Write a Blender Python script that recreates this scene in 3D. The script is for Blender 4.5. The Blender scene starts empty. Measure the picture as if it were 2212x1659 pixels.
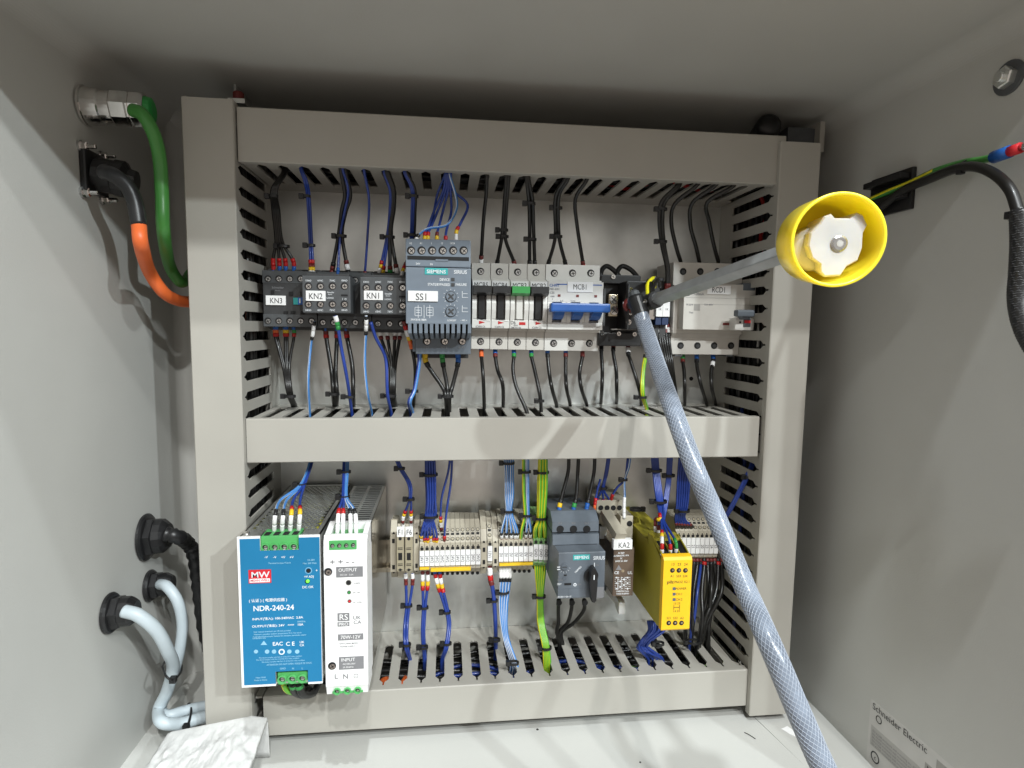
import bpy, bmesh, math, random
from mathutils import Vector, Matrix, noise as mnoise
random.seed(7)
S = 0.001                                   # everything below is in millimetres
sc = bpy.context.scene
COL = sc.collection
# ------------------------------------------------------------------ camera
CAM = Vector((167.69, -611.89, 79.40)); YAW, PIT, ROL = [math.radians(a) for a in (6.52, -5.49, 0.76)]
FPX, CX, CY = 1256.49, 1106.0, 829.5
Fw = Vector((math.sin(YAW)*math.cos(PIT), math.cos(YAW)*math.cos(PIT), math.sin(PIT)))
R0v = Vector((math.cos(YAW), -math.sin(YAW), 0)); U0v = R0v.cross(Fw)
Rt = R0v*math.cos(ROL)+U0v*math.sin(ROL); Up = -R0v*math.sin(ROL)+U0v*math.cos(ROL)
cd = bpy.data.cameras.new('camera'); cam = bpy.data.objects.new('camera', cd); COL.objects.link(cam)
M = Matrix((Rt, Up, -Fw)).transposed().to_4x4(); M.translation = CAM*S; cam.matrix_world = M
cd.sensor_width = 36; cd.lens = 36*FPX/2212; cd.clip_start = 0.01; cd.clip_end = 50
sc.camera = cam
# ------------------------------------------------------------------ light
w = bpy.data.worlds.new('World'); sc.world = w; w.use_nodes = True
bg = w.node_tree.nodes['Background']; bg.inputs[0].default_value = (1.0, 0.95, 0.88, 1); bg.inputs[1].default_value = 1.0
# the hall outside: darker below eye level, brighter above it
wt = w.node_tree; sx = wt.nodes.new('ShaderNodeSeparateXYZ'); tcw = wt.nodes.new('ShaderNodeTexCoord')
wt.links.new(tcw.outputs['Generated'], sx.inputs[0]); mw = wt.nodes.new('ShaderNodeMapRange'); mw.interpolation_type = 'SMOOTHSTEP'
mw.interpolation_type = 'LINEAR'; mw.inputs[1].default_value = -.05; mw.inputs[2].default_value = .6
rw = wt.nodes.new('ShaderNodeValToRGB'); el = rw.color_ramp.elements; el[0].position = .1; el[0].color = (.43, .375, .33, 1); el[1].position = .75; el[1].color = (.22, .20, .18, 1)
for p_, c_ in ((.19, (.64, .62, .58, 1)), (.5, (.55, .53, .50, 1))): q_ = el.new(p_); q_.color = c_
wt.links.new(sx.outputs['Z'], mw.inputs[0]); wt.links.new(mw.outputs[0], rw.inputs[0]); wt.links.new(rw.outputs[0], bg.inputs[0])
def lamp(name, dy_slope, k, E, size, col, tgt=(200, -100, 0), dist=2200):
    d = Vector((k, -1, dy_slope)); d.normalize()
    ld = bpy.data.lights.new(name, 'AREA'); ld.shape = 'DISK'; ld.size = size
    ld.energy = E*math.pi*(dist*S)**2; ld.color = col
    o = bpy.data.objects.new(name, ld); COL.objects.link(o)
    o.location = (Vector(tgt)+d*dist)*S; o.rotation_euler = (-d).to_track_quat('-Z', 'Y').to_euler()
lamp('hall_lamp_side', 0.62, 0.66, 1.45, 0.04, (0.90, 0.98, 1.0))
lamp('hall_lamp_corner', 0.75, 0.46, 1.0, 0.05, (0.92, 0.99, 1.0))
lamp('hall_lamp_front', 0.77, 0.24, 1.05, 0.05, (0.97, 0.98, 0.96))
lamp('hall_lamp_high', 1.02, 0.10, 1.45, 0.05, (0.97, 0.99, 0.98))
lamp('hall_lamp_above', 2.20, 0.10, 1.9, 0.07, (0.92, 0.98, 1.0))
vs = sc.view_settings; vs.view_transform = 'Standard'; vs.look = 'None'; vs.exposure = 0; vs.gamma = 1
# ------------------------------------------------------------------ helpers
def P(x, y, Y=None, X=None, Z=None):
    d = Fw+Rt*((x-CX)/FPX)-Up*((y-CY)/FPX)
    t = (Y-CAM.y)/d.y if Y is not None else ((X-CAM.x)/d.x if X is not None else (Z-CAM.z)/d.z)
    return CAM+d*t
def rect(x0, x1, y0, y1, Y):
    xm, ym = (x0+x1)/2, (y0+y1)/2
    return P(x0, ym, Y).x, P(x1, ym, Y).x, P(xm, y1, Y).z, P(xm, y0, Y).z
def pxmm(x, y, Y): return P(x+1, y, Y).x-P(x, y, Y).x
MATS = {}
def pm(name, col, rough=.5, metal=0., var=.06, scale=60., bump=0., coat=0., emit=0., trans=0., sss=0., bscale=900.):
    m = bpy.data.materials.new(name); m.use_nodes = True; nt = m.node_tree; b = nt.nodes['Principled BSDF']
    b.inputs['Roughness'].default_value = rough; b.inputs['Metallic'].default_value = metal
    b.inputs['Coat Weight'].default_value = coat; b.inputs['Transmission Weight'].default_value = trans
    if sss: b.inputs['Subsurface Weight'].default_value = sss; b.inputs['Subsurface Scale'].default_value = .012; b.inputs['Subsurface Radius'].default_value = (1, .72, .3)
    tc = nt.nodes.new('ShaderNodeTexCoord'); n = nt.nodes.new('ShaderNodeTexNoise'); n.inputs['Scale'].default_value = scale
    n.inputs['Detail'].default_value = 5; nt.links.new(tc.outputs['Object'], n.inputs['Vector'])
    r = nt.nodes.new('ShaderNodeValToRGB'); r.color_ramp.elements[0].position = .3; r.color_ramp.elements[1].position = .7
    r.color_ramp.elements[0].color = [c*(1-var) for c in col]+[1]; r.color_ramp.elements[1].color = [min(1, c*(1+var)) for c in col]+[1]
    nt.links.new(n.outputs['Fac'], r.inputs[0]); nt.links.new(r.outputs[0], b.inputs['Base Color'])
    mr = nt.nodes.new('ShaderNodeMapRange'); mr.inputs[3].default_value = max(.03, rough-.08); mr.inputs[4].default_value = min(1, rough+.08)
    nt.links.new(n.outputs['Fac'], mr.inputs[0]); nt.links.new(mr.outputs[0], b.inputs['Roughness'])
    if bump:
        n2 = nt.nodes.new('ShaderNodeTexNoise'); n2.inputs['Scale'].default_value = bscale; nt.links.new(tc.outputs['Object'], n2.inputs['Vector'])
        bp = nt.nodes.new('ShaderNodeBump'); bp.inputs['Strength'].default_value = bump; bp.inputs['Distance'].default_value = .0004
        nt.links.new(n2.outputs['Fac'], bp.inputs['Height']); nt.links.new(bp.outputs[0], b.inputs['Normal'])
    if emit: b.inputs['Emission Color'].default_value = (*col, 1); b.inputs['Emission Strength'].default_value = emit
    MATS[name] = m; return m
pm('paint', (.50, .50, .475), .48, var=.03, scale=9, bump=.25, bscale=700)
pm('duct', (.395, .38, .342), .5, var=.03, scale=20, bump=.1)
pm('zinc', (.70, .71, .69), .33, .88, var=.24, scale=16, bump=.15)
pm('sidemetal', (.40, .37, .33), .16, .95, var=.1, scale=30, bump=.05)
pm('steel', (.55, .55, .55), .28, .95, var=.12, scale=300)
pm('rail', (.50, .45, .36), .3, .85, var=.15, scale=60)
pm('chrome', (.72, .70, .68), .12, 1., var=.1, scale=120)
pm('brass', (.66, .57, .42), .25, .9, var=.2, scale=250)
pm('black', (.012, .012, .013), .38, var=.2, scale=120)
pm('hole', (.006, .006, .007), .7)  # near-black, stands in for the shade inside holes, slots and gaps
pm('charcoal', (.045, .046, .048), .5, var=.12, scale=200, bump=.15)
pm('darkgrey', (.075, .08, .085), .5, var=.1, scale=200, bump=.1)
pm('slate', (.165, .20, .245), .48, var=.05, scale=150, bump=.12)
pm('slate3', (.115, .135, .16), .48, var=.05, scale=150, bump=.12)
pm('slate2', (.105, .125, .15), .5, var=.05, scale=150, bump=.12)
pm('white', (.66, .65, .62), .42, var=.03, scale=80, bump=.05)
pm('offwhite', (.56, .54, .50), .45, var=.04, scale=80, bump=.05)
pm('greywhite', (.33, .32, .30), .5, var=.05)
pm('label', (.84, .84, .84), .5, var=.015)
pm('stickergrey', (.42, .41, .39), .5)
pm('sticker', (.56, .55, .53), .5, var=.04)
pm('ink', (.02, .02, .022), .6)
pm('inkgrey', (.2, .2, .21), .6)
pm('inkwhite', (.72, .75, .78), .6)
pm('inkpale', (.26, .50, .66), .6)
pm('psublue', (.007, .175, .365), .5, var=.03, scale=40)
pm('red', (.50, .012, .012), .42)
pm('redlogo', (.62, .02, .03), .5)
pm('darkred', (.16, .02, .018), .45)
pm('orange', (.78, .15, .035), .45, var=.04)
pm('yellow', (.80, .52, .02), .45, var=.06)
pm('knobyellow', (.95, .66, .03), .32, var=.03, coat=.2, sss=.6)
pm('pilzyellow', (.90, .52, .012), .5, var=.04)
pm('pilzshade', (.36, .31, .03), .55, var=.05, bump=.2)  # darkened relay yellow: the shade on the housing is put into the colour
pm('green', (.03, .28, .06), .4)
pm('termgreen', (.09, .40, .12), .42, var=.06)
pm('pegreen', (.22, .42, .16), .5, var=.08)
pm('cablegreen', (.055, .25, .045), .38, var=.06, coat=.2)
pm('teal', (.03, .36, .36), .5)
pm('mblue', (.015, .11, .42), .4)
pm('handleblue', (.018, .10, .37), .4, var=.08)
pm('wblue', (.016, .045, .26), .33, var=.1, coat=.2)
pm('wlblue', (.06, .21, .52), .33, var=.08, coat=.2)
pm('wwhite', (.74, .78, .84), .35)
pm('wblack', (.010, .0095, .009), .36, var=.2, coat=.05)
pm('wgreen', (.12, .40, .03), .35, var=.08)
pm('wyellow', (.72, .66, .02), .35, var=.08)
pm('beige', (.46, .42, .335), .5, var=.05, scale=100)
pm('beige2', (.34, .30, .21), .5, var=.05, scale=100)
pm('hosebody', (.17, .20, .25), .24, var=.3, scale=70, coat=.7, bump=.3, bscale=300)
pm('thread', (.36, .40, .47), .35, coat=.3)
pm('conduit', (.50, .57, .61), .42, var=.04, coat=.15)
pm('nylon', (.52, .52, .50), .4, sss=.3)
pm('foam', (.66, .66, .65), .4, var=.12, scale=90, bump=1.0, bscale=260, trans=.15)
pm('smoke', (.12, .085, .062), .18, var=.1, coat=.5)
pm('navy', (.010, .028, .09), .45)
pm('shaft', (.42, .44, .45), .34, .45, var=.12, scale=80)
pm('led', (.16, .75, .05), .4, emit=.9)
pm('debris', (.02, .018, .016), .6)
def Mt(m): return MATS[m]

class MB:
    def __init__(s): s.bm = bmesh.new(); s.mats = []; s.uv = None
    def mi(s, m):
        if m not in s.mats: s.mats.append(m)
        return s.mats.index(m)
    def add(s, vs, fs, m, smooth=False):
        vv = [s.bm.verts.new(v) for v in vs]; i = s.mi(m) if isinstance(m, str) else None
        for k, f in enumerate(fs):
            try: fc = s.bm.faces.new([vv[a] for a in f])
            except ValueError: continue
            fc.material_index = i if i is not None else s.mi(m[k]); fc.smooth = smooth
        return s
    def mesh(s, me, m, mat):
        nv, nf = len(s.bm.verts), len(s.bm.faces); s.bm.from_mesh(me)
        s.bm.verts.ensure_lookup_table(); s.bm.faces.ensure_lookup_table(); i = s.mi(mat)
        for v in s.bm.verts[nv:]: v.co = m @ v.co
        for f in s.bm.faces[nf:]: f.material_index = i
        return s
    def box(s, x0, x1, y0, y1, z0, z1, m, b=0):
        if x0 > x1: x0, x1 = x1, x0
        if y0 > y1: y0, y1 = y1, y0
        if z0 > z1: z0, z1 = z1, z0
        if b <= 0:
            v = [(x, y, z) for x in (x0, x1) for y in (y0, y1) for z in (z0, z1)]
            return s.add(v, [(0, 1, 3, 2), (4, 6, 7, 5), (0, 4, 5, 1), (2, 3, 7, 6), (0, 2, 6, 4), (1, 5, 7, 3)], m)
        t = bmesh.new(); bmesh.ops.create_cube(t, size=1)
        for v in t.verts: v.co = Vector(((x0+x1)/2+v.co.x*(x1-x0), (y0+y1)/2+v.co.y*(y1-y0), (z0+z1)/2+v.co.z*(z1-z0)))
        bmesh.ops.bevel(t, geom=t.edges[:], offset=b, segments=2, profile=.6, affect='EDGES')
        me = bpy.data.meshes.new('t'); t.to_mesh(me); t.free(); s.mesh(me, Matrix(), m); bpy.data.meshes.remove(me); return s
    def rbox(s, r, y0, y1, m, b=0): return s.box(r[0], r[1], y0, y1, r[2], r[3], m, b)
    def prism(s, pts, a, b, m, ax='y', side=None):
        f = {'y': lambda p, t: (p[0], t, p[1]), 'x': lambda p, t: (t, p[0], p[1]), 'z': lambda p, t: (p[0], p[1], t)}[ax]
        n = len(pts); v = [f(p, a) for p in pts]+[f(p, b) for p in pts]
        fs = [tuple(range(n)), tuple(range(2*n-1, n-1, -1))]+[(i, (i+1) % n, n+(i+1) % n, n+i) for i in range(n)]
        return s.add(v, fs, m if side is None else [m, m]+[side]*n)
    def lathe(s, c, ax, prof, m, n=24, smooth=True, caps=True):
        ax = Vector(ax).normalized(); u = ax.orthogonal().normalized(); w_ = ax.cross(u); c = Vector(c)
        if not isinstance(m, str): mm = m
        else: mm = [m]*(len(prof)-1)
        v = []; fs = []; fm = []
        for (h, r) in prof:
            for i in range(n): a = 2*math.pi*i/n; v.append(c+ax*h+(u*math.cos(a)+w_*math.sin(a))*r)
        for j in range(len(prof)-1):
            for i in range(n): fs.append((j*n+i, j*n+(i+1) % n, (j+1)*n+(i+1) % n, (j+1)*n+i)); fm.append(mm[j])
        if caps:
            fs.append(tuple(range(n-1, -1, -1))); fm.append(mm[0]); fs.append(tuple(range((len(prof)-1)*n, len(prof)*n))); fm.append(mm[-1])
        s.add(v, fs, fm, smooth)
        return s
    def cyl(s, c, ax, r, h, m, n=20, bev=0):
        if bev: return s.lathe(c, ax, [(0, r), (h-bev, r), (h, r-bev)], m, n, False)
        return s.lathe(c, ax, [(0, r), (h, r)], m, n, False)
    def disc(s, x, z, r, Y, m, n=16, t=.25): return s.cyl((x, Y+t, z), (0, -1, 0), r, 2*t, m, n)
    def tube(s, pts, r, m, n=8, caps=True, rf=None):
        N = []; k = len(pts)
        nrm = None
        v = []; fs = []; fm = []
        for i in range(k):
            t = (pts[min(i+1, k-1)]-pts[max(i-1, 0)]).normalized()
            if nrm is None:
                nrm = Vector((0, -1, 0)); nrm = nrm-t*nrm.dot(t)
                if nrm.length < .1: nrm = Vector((1, 0, 0))-t*t.x
            else: nrm = nrm-t*nrm.dot(t)
            nrm.normalize(); bn = t.cross(nrm); rr = rf(i/(k-1)) if rf else r
            for j in range(n): a = 2*math.pi*(j+.5)/n; v.append(pts[i]+(nrm*math.cos(a)+bn*math.sin(a))*rr)
        for i in range(k-1):
            for j in range(n):
                fs.append((i*n+j, i*n+(j+1) % n, (i+1)*n+(j+1) % n, (i+1)*n+j)); fm.append(m if isinstance(m, str) else m[j % len(m)])
        if caps: fs += [tuple(range(n-1, -1, -1)), tuple(range((k-1)*n, k*n))]; fm += [fm[0], fm[0]]
        s.add(v, fs, fm, True); return s
    def text(s, t, x, z, h, Y, m, align='CENTER', rot=0, wx=1., axis=None):
        me = tmesh(t, align, m not in ('ink', 'label')); k = h/.7
        Mx = Matrix.Translation((x, Y, z)) @ Matrix.Rotation(rot, 4, 'Y') @ (axis or Matrix.Rotation(math.pi/2, 4, 'X')) @ Matrix.Diagonal((k*wx, k, k, 1))
        return s.mesh(me, Mx, m)
    def T(s, t, x, y, hp, Y, m, align='CENTER', rot=0, wx=1.):      # centre given as a point seen on the plane at depth Y
        p = P(x, y, Y); return s.text(t, p.x, p.z-hp*pxmm(x, y, Y)*.5, hp*pxmm(x, y, Y), Y, m, align, rot, wx)
    def out(s, name, parent=None, org=None):
        me = bpy.data.meshes.new(name)
        o_ = Vector(org if org is not None else (parent['_o'] if parent is not None else (0, 0, 0)))
        for v in s.bm.verts: v.co = (v.co-o_)*S
        bmesh.ops.recalc_face_normals(s.bm, faces=s.bm.faces[:])
        s.bm.to_mesh(me); s.bm.free()
        for k in s.mats: me.materials.append(Mt(k))
        o = bpy.data.objects.new(name, me); COL.objects.link(o)
        ORG[o.name] = tuple(o_)
        if parent is not None: o.parent = parent
        else: o.location = o_*S
        o['_o'] = tuple(o_)
        return o
ORG = {}
_T = {}
def tmesh(t, align, bold=False):
    if (t, align, bold) in _T: return _T[(t, align, bold)]
    c = bpy.data.curves.new('t', 'FONT'); c.body = t; c.align_x = align; c.resolution_u = 3; c.offset = .018 if bold else .001
    o = bpy.data.objects.new('t', c); COL.objects.link(o); bpy.context.view_layer.update()
    me = bpy.data.meshes.new_from_object(o.evaluated_get(bpy.context.evaluated_depsgraph_get()))
    me.materials.clear(); bpy.data.objects.remove(o); bpy.data.curves.remove(c); _T[(t, align, bold)] = me; return me
def tag(o, label, cat, group=None, kind=None):
    if label: o['label'] = label
    if cat: o['category'] = cat
    if group: o['group'] = group
    if kind: o['kind'] = kind
    return o
def thing(name, label, cat, org, group=None):
    o = bpy.data.objects.new(name, None); COL.objects.link(o); o.empty_display_size = .01
    o.location = Vector(org)*S; o['_o'] = tuple(org); return tag(o, label, cat, group)
def smooth(pts, k=6):
    if len(pts) < 3: return [pts[0].lerp(pts[-1], i/4) for i in range(5)]
    q = [pts[0]*2-pts[1]]+pts+[pts[-1]*2-pts[-2]]; o = []
    for i in range(1, len(q)-2):
        a, b, c, d = q[i-1:i+3]
        for j in range(k):
            t = j/k; o.append(.5*((2*b)+(c-a)*t+(2*a-5*b+4*c-d)*t*t+(3*b-a-3*c+d)*t**3))
    o.append(pts[-1]); return o
CODE = dict(W='label', w='wwhite', y='yellow', r='red', k='black', b='mblue', g='green', o='orange', n='darkred')
WC = dict(blue=['wblue'], black=['wblack'], wb=['wwhite']+['wlblue']*5+['wwhite']+['wlblue']*3, gy=['wyellow']*2+['wgreen']*3+['wyellow']*2+['wgreen']*3,
          red=['red'], orange=['orange'])
def cut(pts, a, b):                          # part of a polyline between two arc lengths
    o = []; L = 0
    for p, q in zip(pts, pts[1:]):
        l = (q-p).length
        if l == 0: continue
        for s_ in (a, b):
            if L <= s_ < L+l: o.append((s_, p.lerp(q, (s_-L)/l)))
        if a < L < b: o.append((L, p))
        L += l
    o.sort(key=lambda t: t[0]); return [p for _, p in o]
DZ = dict(T=(211, 14), M=(-1, -14), B=(-249, -14))
def resolve(pts):                            # 'T', 'M', 'B': the point where the wire passes a slot of the top, middle or bottom duct
    o = []
    for i, (x, y, d) in enumerate(pts):
        if isinstance(d, str):
            p = P(x, y, Z=DZ[d][0]); q = p+Vector((0, 3, DZ[d][1]))
            if i == 0: o += [q, p]
            else: o += [p, q]
        else: o.append(P(x, y, d))
    return o
def wire(c, pts, label, sl='', rev=0, r=1.15, group=None, sleeve=3.4, cat='wire', name='wire'):
    pp = smooth(resolve(pts)); m = WC[c]
    b = MB(); b.tube(pp, r, m if len(m) == 10 else m[0], 10 if len(m) == 10 else 8)
    o = b.out(name, None, pp[0]); tag(o, label, cat, group)
    q = pp if rev else pp[::-1]; a = .2
    for ch in sl:
        L = sleeve*(1.5 if ch == 'W' else 1.0); g = cut(q, a, a+L); a += L+.12
        if len(g) < 2: break
        s_ = MB(); s_.tube(g, r+(.55 if ch in 'Wyr' else .45), CODE[ch], 10)
        s_.out('ferrule' if ch in 'W' and a < L+1 else 'marker_sleeve', o)
    return o
def tie(x, y, Y, rx, label, head=-1, ax=(0, 0, 1)):
    c = P(x, y, Y); ax = Vector(ax).normalized(); u = ax.orthogonal().normalized() if abs(ax.z) < .9 else Vector((1, 0, 0)); u = (u-ax*u.dot(ax)).normalized(); v = ax.cross(u)
    b = MB(); ri = rx*pxmm(x, y, Y); n = 16; vs_ = []; fs = []
    for i in range(n):
        a = 2*math.pi*i/n; d = u*math.cos(a)+v*math.sin(a)*.75
        for (rr, h) in ((ri, -1.2), (ri+.9, -1.2), (ri+.9, 1.2), (ri, 1.2)): vs_.append(c+d*rr+ax*h)
    for i in range(n):
        j = (i+1) % n
        for k in range(4): fs.append((i*4+k, i*4+(k+1) % 4, j*4+(k+1) % 4, j*4+k))
    b.add(vs_, fs, 'black'); o = b.out('cable_tie', None, c); tag(o, label, 'cable tie', 'black cable ties round the wire bundles')
    h = MB(); hc = c+u*head*(ri+1.6)
    h.box(hc.x-2.1, hc.x+2.1, hc.y-2, hc.y+2, hc.z-2.3, hc.z+2.3, 'black', .5); h.out('tie_head', o)
    return o
def screw(b, x, y, rp, Y, m='steel', hole=True, rot=None):
    p = P(x, y, Y); r = rp*pxmm(x, y, Y)
    if hole: b.disc(p.x, p.z, r, Y, 'hole', 18, .3)
    f = .68 if hole else 1; t = Y-.45 if hole else Y
    off = r*.12 if hole else 0
    b.cyl((p.x+off, t+.3, p.z-off), (0, -1, 0), r*f, .6, m, 16)
    a = random.uniform(0, 3) if rot is None else rot
    for k in range(2):
        c_, s_ = math.cos(a+k*math.pi/2), math.sin(a+k*math.pi/2); L, wd = r*f*.8, r*.1
        pts = [(p.x+off+c_*L*i-s_*wd*j, p.z-off+s_*L*i+c_*wd*j) for i, j in ((-1, -1), (1, -1), (1, 1), (-1, 1))]
        b.prism(pts, t-.28, t-.42, 'hole')
def hole(b, x, y, rp, Y, m='hole', n=18): p = P(x, y, Y); b.disc(p.x, p.z, rp*pxmm(x, y, Y), Y, m, n, .3)  # flat dark disc on the surface, its colour gives the shade of a hole
# ------------------------------------------------------------------ cabinet shell
XL, XR, ZC, ZF, YB, YF = -108.0, 540.0, 287.0, -299.0, 26.0, -325.0
def slab(name, *a):
    o = MB().box(*a, 'paint').out(name, None, (a[0], a[2], a[4])); o['kind'] = 'structure'; return o
slab('wall_left', XL-2, XL, YF, YB, ZF-2, ZC+2)
slab('wall_right', XR, XR+2, YF, YB, ZF-2, ZC+2)
slab('ceiling', XL, XR, YF, YB, ZC, ZC+2)
slab('wall_back', XL, XR, YB, YB+2, ZF, ZC)
slab('floor', XL, XR, YF, YB, ZF-2, ZF)
# rounded bends of the sheet steel
def bend(name, ax, cx, cy, sx, sy, a, b_, r=16):
    pts = [(cx-sx*.0, cy)]+[(cx+sx*r*(1-math.sin(t*math.pi/24)), cy+sy*r*(1-math.cos(t*math.pi/24))) for t in range(13)]
    o = MB().prism(pts, a, b_, 'paint', ax).out(name, None, (0, 0, 0)); o['kind'] = 'structure'
bend('wall_bend', 'y', XL+.02, ZC-.02, 1, -1, YF, YB-.1); bend('wall_bend', 'y', XR-.02, ZC-.02, -1, -1, YF, YB-.1)
bend('wall_bend', 'x', YB-.02, ZC-.03, -1, -1, XL+.1, XR-.1); bend('wall_bend', 'z', XL+.03, YB-.03, 1, -1, ZF+.1, ZC-.1, 10); bend('wall_bend', 'z', XR-.03, YB-.03, -1, -1, ZF+.1, ZC-.1, 10)
# cover plate screwed over the cable opening of the floor, with a visible joint
g0, g1 = P(1605, 1532, Z=ZF), P(1735, 1659, Z=ZF)
b = MB(); k = (g1.x-g0.x)/(g1.y-g0.y); xa = lambda y: g0.x+k*(y-g0.y)
b.prism([(XL+12, -20), (xa(-20), -20), (xa(-340), -320), (XL+12, -320)], ZF+.2, ZF+1.8, 'paint', 'z')
b.prism([(xa(-20)+1.6, -20), (XR-6, -20), (XR-6, -320), (xa(-320)+1.6, -320)], ZF+.2, ZF+1.8, 'paint', 'z')
tag(b.out('floor_cover', None, (200, -180, ZF)), None, None, kind='structure')
# mounting plate
b = MB(); b.box(-40, 500, 0, 2.5, -294, 262, 'zinc', .4)
pl = thing('mounting_plate', 'dull galvanised steel plate behind all the rails and wire ducts', 'mounting plate', (230, 0, -16))
b.out('plate', pl)
p = P(1493, 818, -.2); MB().cyl((p.x, -.1, p.z), (0, -1, 0), 2.2, .5, 'hole').out('bolt_hole', pl)  # dark disc on the plate, painted for the shade in the hole
for x, z in ((-30, 254), (490, 254), (-30, -286), (490, -286)):
    b = MB(); b.cyl((x, YB, z), (0, -1, 0), 5, YB-2.5, 'steel', 12); b.cyl((x, 0, z), (0, -1, 0), 7, 6, 'steel', 6, 1); b.out('stud', pl)
# ------------------------------------------------------------------ slotted wire ducts
def duct(label, axis, a0, a1, c0, c1, H, n0, pitch, b0, cov, hw=None, cshift=0, round_=False):
    hw = hw or pitch*.235
    mid = (c0+c1)/2
    org = (mid, 0, a0) if axis == 'z' else (a0, 0, mid)
    th = thing('wire_duct', label, 'wire duct', org, 'slotted plastic wire ducts')
    b = MB(); pax = 'x' if axis == 'z' else 'z'
    # polygon coordinates: (along, depth) -> for axis z the prism runs along x with (y, z)
    def poly(pts): return [(-d, a) for a, d in pts] if axis == 'z' else [(a, -d) for a, d in pts]
    k = math.floor((a0-n0)/pitch); necks = []
    while n0+k*pitch < a1: necks.append(n0+k*pitch); k += 1
    necks.append(n0+k*pitch)
    cl = lambda a: min(max(a, a0), a1)
    for (wa, wb) in ((c0, c0+1.7), (c1-1.7, c1)):
        for s, e in zip(necks, necks[1:]):
            d1, d2, dl = H-17, H-12.5, H-1.6
            if round_: L = [(s+hw, b0+4), (s+hw-1.2, b0+1.4), (s+hw-3.4, b0), (s, b0)]; Rr = [(e, b0), (e-hw+3.4, b0), (e-hw+1.2, b0+1.4), (e-hw, b0+4)]
            else: L = [(s+hw, b0), (s, b0)]; Rr = [(e, b0), (e-hw, b0)]
            pts = [(s+.8, dl), (s+.8, d2), (s+hw, d1)]+L[:-1]+Rr[1:]+[(e-hw, d1), (e-.8, d2), (e-.8, dl)]
            pts = [(cl(a), d) for a, d in pts]
            if max(a for a, _ in pts)-min(a for a, _ in pts) < .8: continue
            b.prism(poly(pts), wa, wb, 'duct', pax)
            bp = [(s, b0)]+[(s+hw-3.4, b0), (s+hw-1.2, b0+1.4), (s+hw, b0+4), (s+hw, b0)][:3 if not round_ else 4]
        b.prism(poly([(a0, .4), (a1, .4), (a1, b0), (a0, b0)]), wa, wb, 'duct', pax)
        if round_:
            for n_ in necks:
                for sg in (1, -1):
                    q = [(n_+sg*hw, b0), (n_+sg*hw, b0+4), (n_+sg*(hw-1.2), b0+1.4), (n_+sg*(hw-3.4), b0)]
                    q = [(cl(a), d) for a, d in q]
                    if abs(q[0][0]-q[3][0]) > .5: b.prism(poly(q), wa+.05, wb-.05, 'duct', pax)
    if axis == 'z': b.box(c0+1.8, c1-1.8, -.4, -2, a0, a1, 'duct')
    else: b.box(a0, a1, -.4, -2, c0+1.8, c1-1.8, 'duct')
    b.out('duct_body', th)
    f0, f1 = cov; b = MB(); g = 1.5
    fl = [(c0-g, -H-g), (c0-g, -H+6), (c0-.05, -H+6), (c0-.05, -H), (c1+.05, -H), (c1+.05, -H+6), (c1+g, -H+6), (c1+g, -H-g+.8), (c1+g-.8, -H-g), (c0-g+.8, -H-g), (c0-g, -H-g+.8)][1:]
    fl = [(c+cshift, y) for c, y in fl]
    if axis == 'z': b.prism(fl, f0, f1, 'duct', 'z')
    else: b.prism([(y, c) for c, y in fl], f0, f1, 'duct', 'x')
    b.out('duct_cover', th); return th
nx = lambda x, y, H: P(x, y, -H).x
nz = lambda y, x, H: P(x, y, -H).z
t0, t1 = nx(598, 362, 106), nx(1588, 395, 106)
duct('top horizontal wire duct with plain cover, wires hanging from its slots', 'x', .5, 459.5, 211.5, 251, 106, t0, (t1-t0)/23, 26, (1.5, 467.4))
m0, m1 = nx(605, 890, 106), nx(1576, 895, 106)
duct('middle horizontal wire duct crossing between the two rows of devices', 'x', .5, 457, -36, -1, 104.5, m0, (m1-m0)/23, 24, (.8, 457.5))
l0, l1 = nx(825, 1466, 104), nx(1572, 1437, 104)
duct('bottom horizontal wire duct with long slots lying just above the floor', 'x', .5, 459.5, -283.5, -249, 104.5, l0, (l1-l0)/19, 27, (8, 459.5), round_=True, hw=4.2)
v0, v1 = nz(404, 524, 108), nz(861, 530, 108)
duct('left vertical wire duct beside the cable glands of the wall', 'z', -283, 258, -37, -1.2, 111, v0, abs(v1-v0)/10, 26, (-288, 256))
w0, w1 = nz(419.5, 1672, 108), nz(864, 1655, 108)
duct('right vertical wire duct beside the bare grey wall', 'z', -288, 246, 461.5, 496.6, 111, w0, abs(w1-w0)/11, 26, (-291, 246))
# ------------------------------------------------------------------ rails
def rail(label, z, x0, x1):
    b = MB(); pr = [(-.3, -13.5), (-.3, 13.5), (-6.5, 13.5), (-6.5, 17.5), (-7.5, 17.5), (-7.5, 12.5), (-1.3, 12.5), (-1.3, -12.5), (-7.5, -12.5), (-7.5, -17.5), (-6.5, -17.5), (-6.5, -13.5)]
    b.prism([(y, z+c) for y, c in pr], x0, x1, 'rail', 'x'); tag(b.out('mounting_rail', None, (x0, 0, z)), label, 'mounting rail', 'steel rails carrying the devices')
ZU, ZL = P(1100, 662, -8).z, P(1000, 1197, -8).z
rail('steel rail behind the upper row of breakers and contactors', ZU, 14, 452)
rail('steel rail behind the lower row of terminals, bare just right of the white power supply', ZL, 8, 452)
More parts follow.
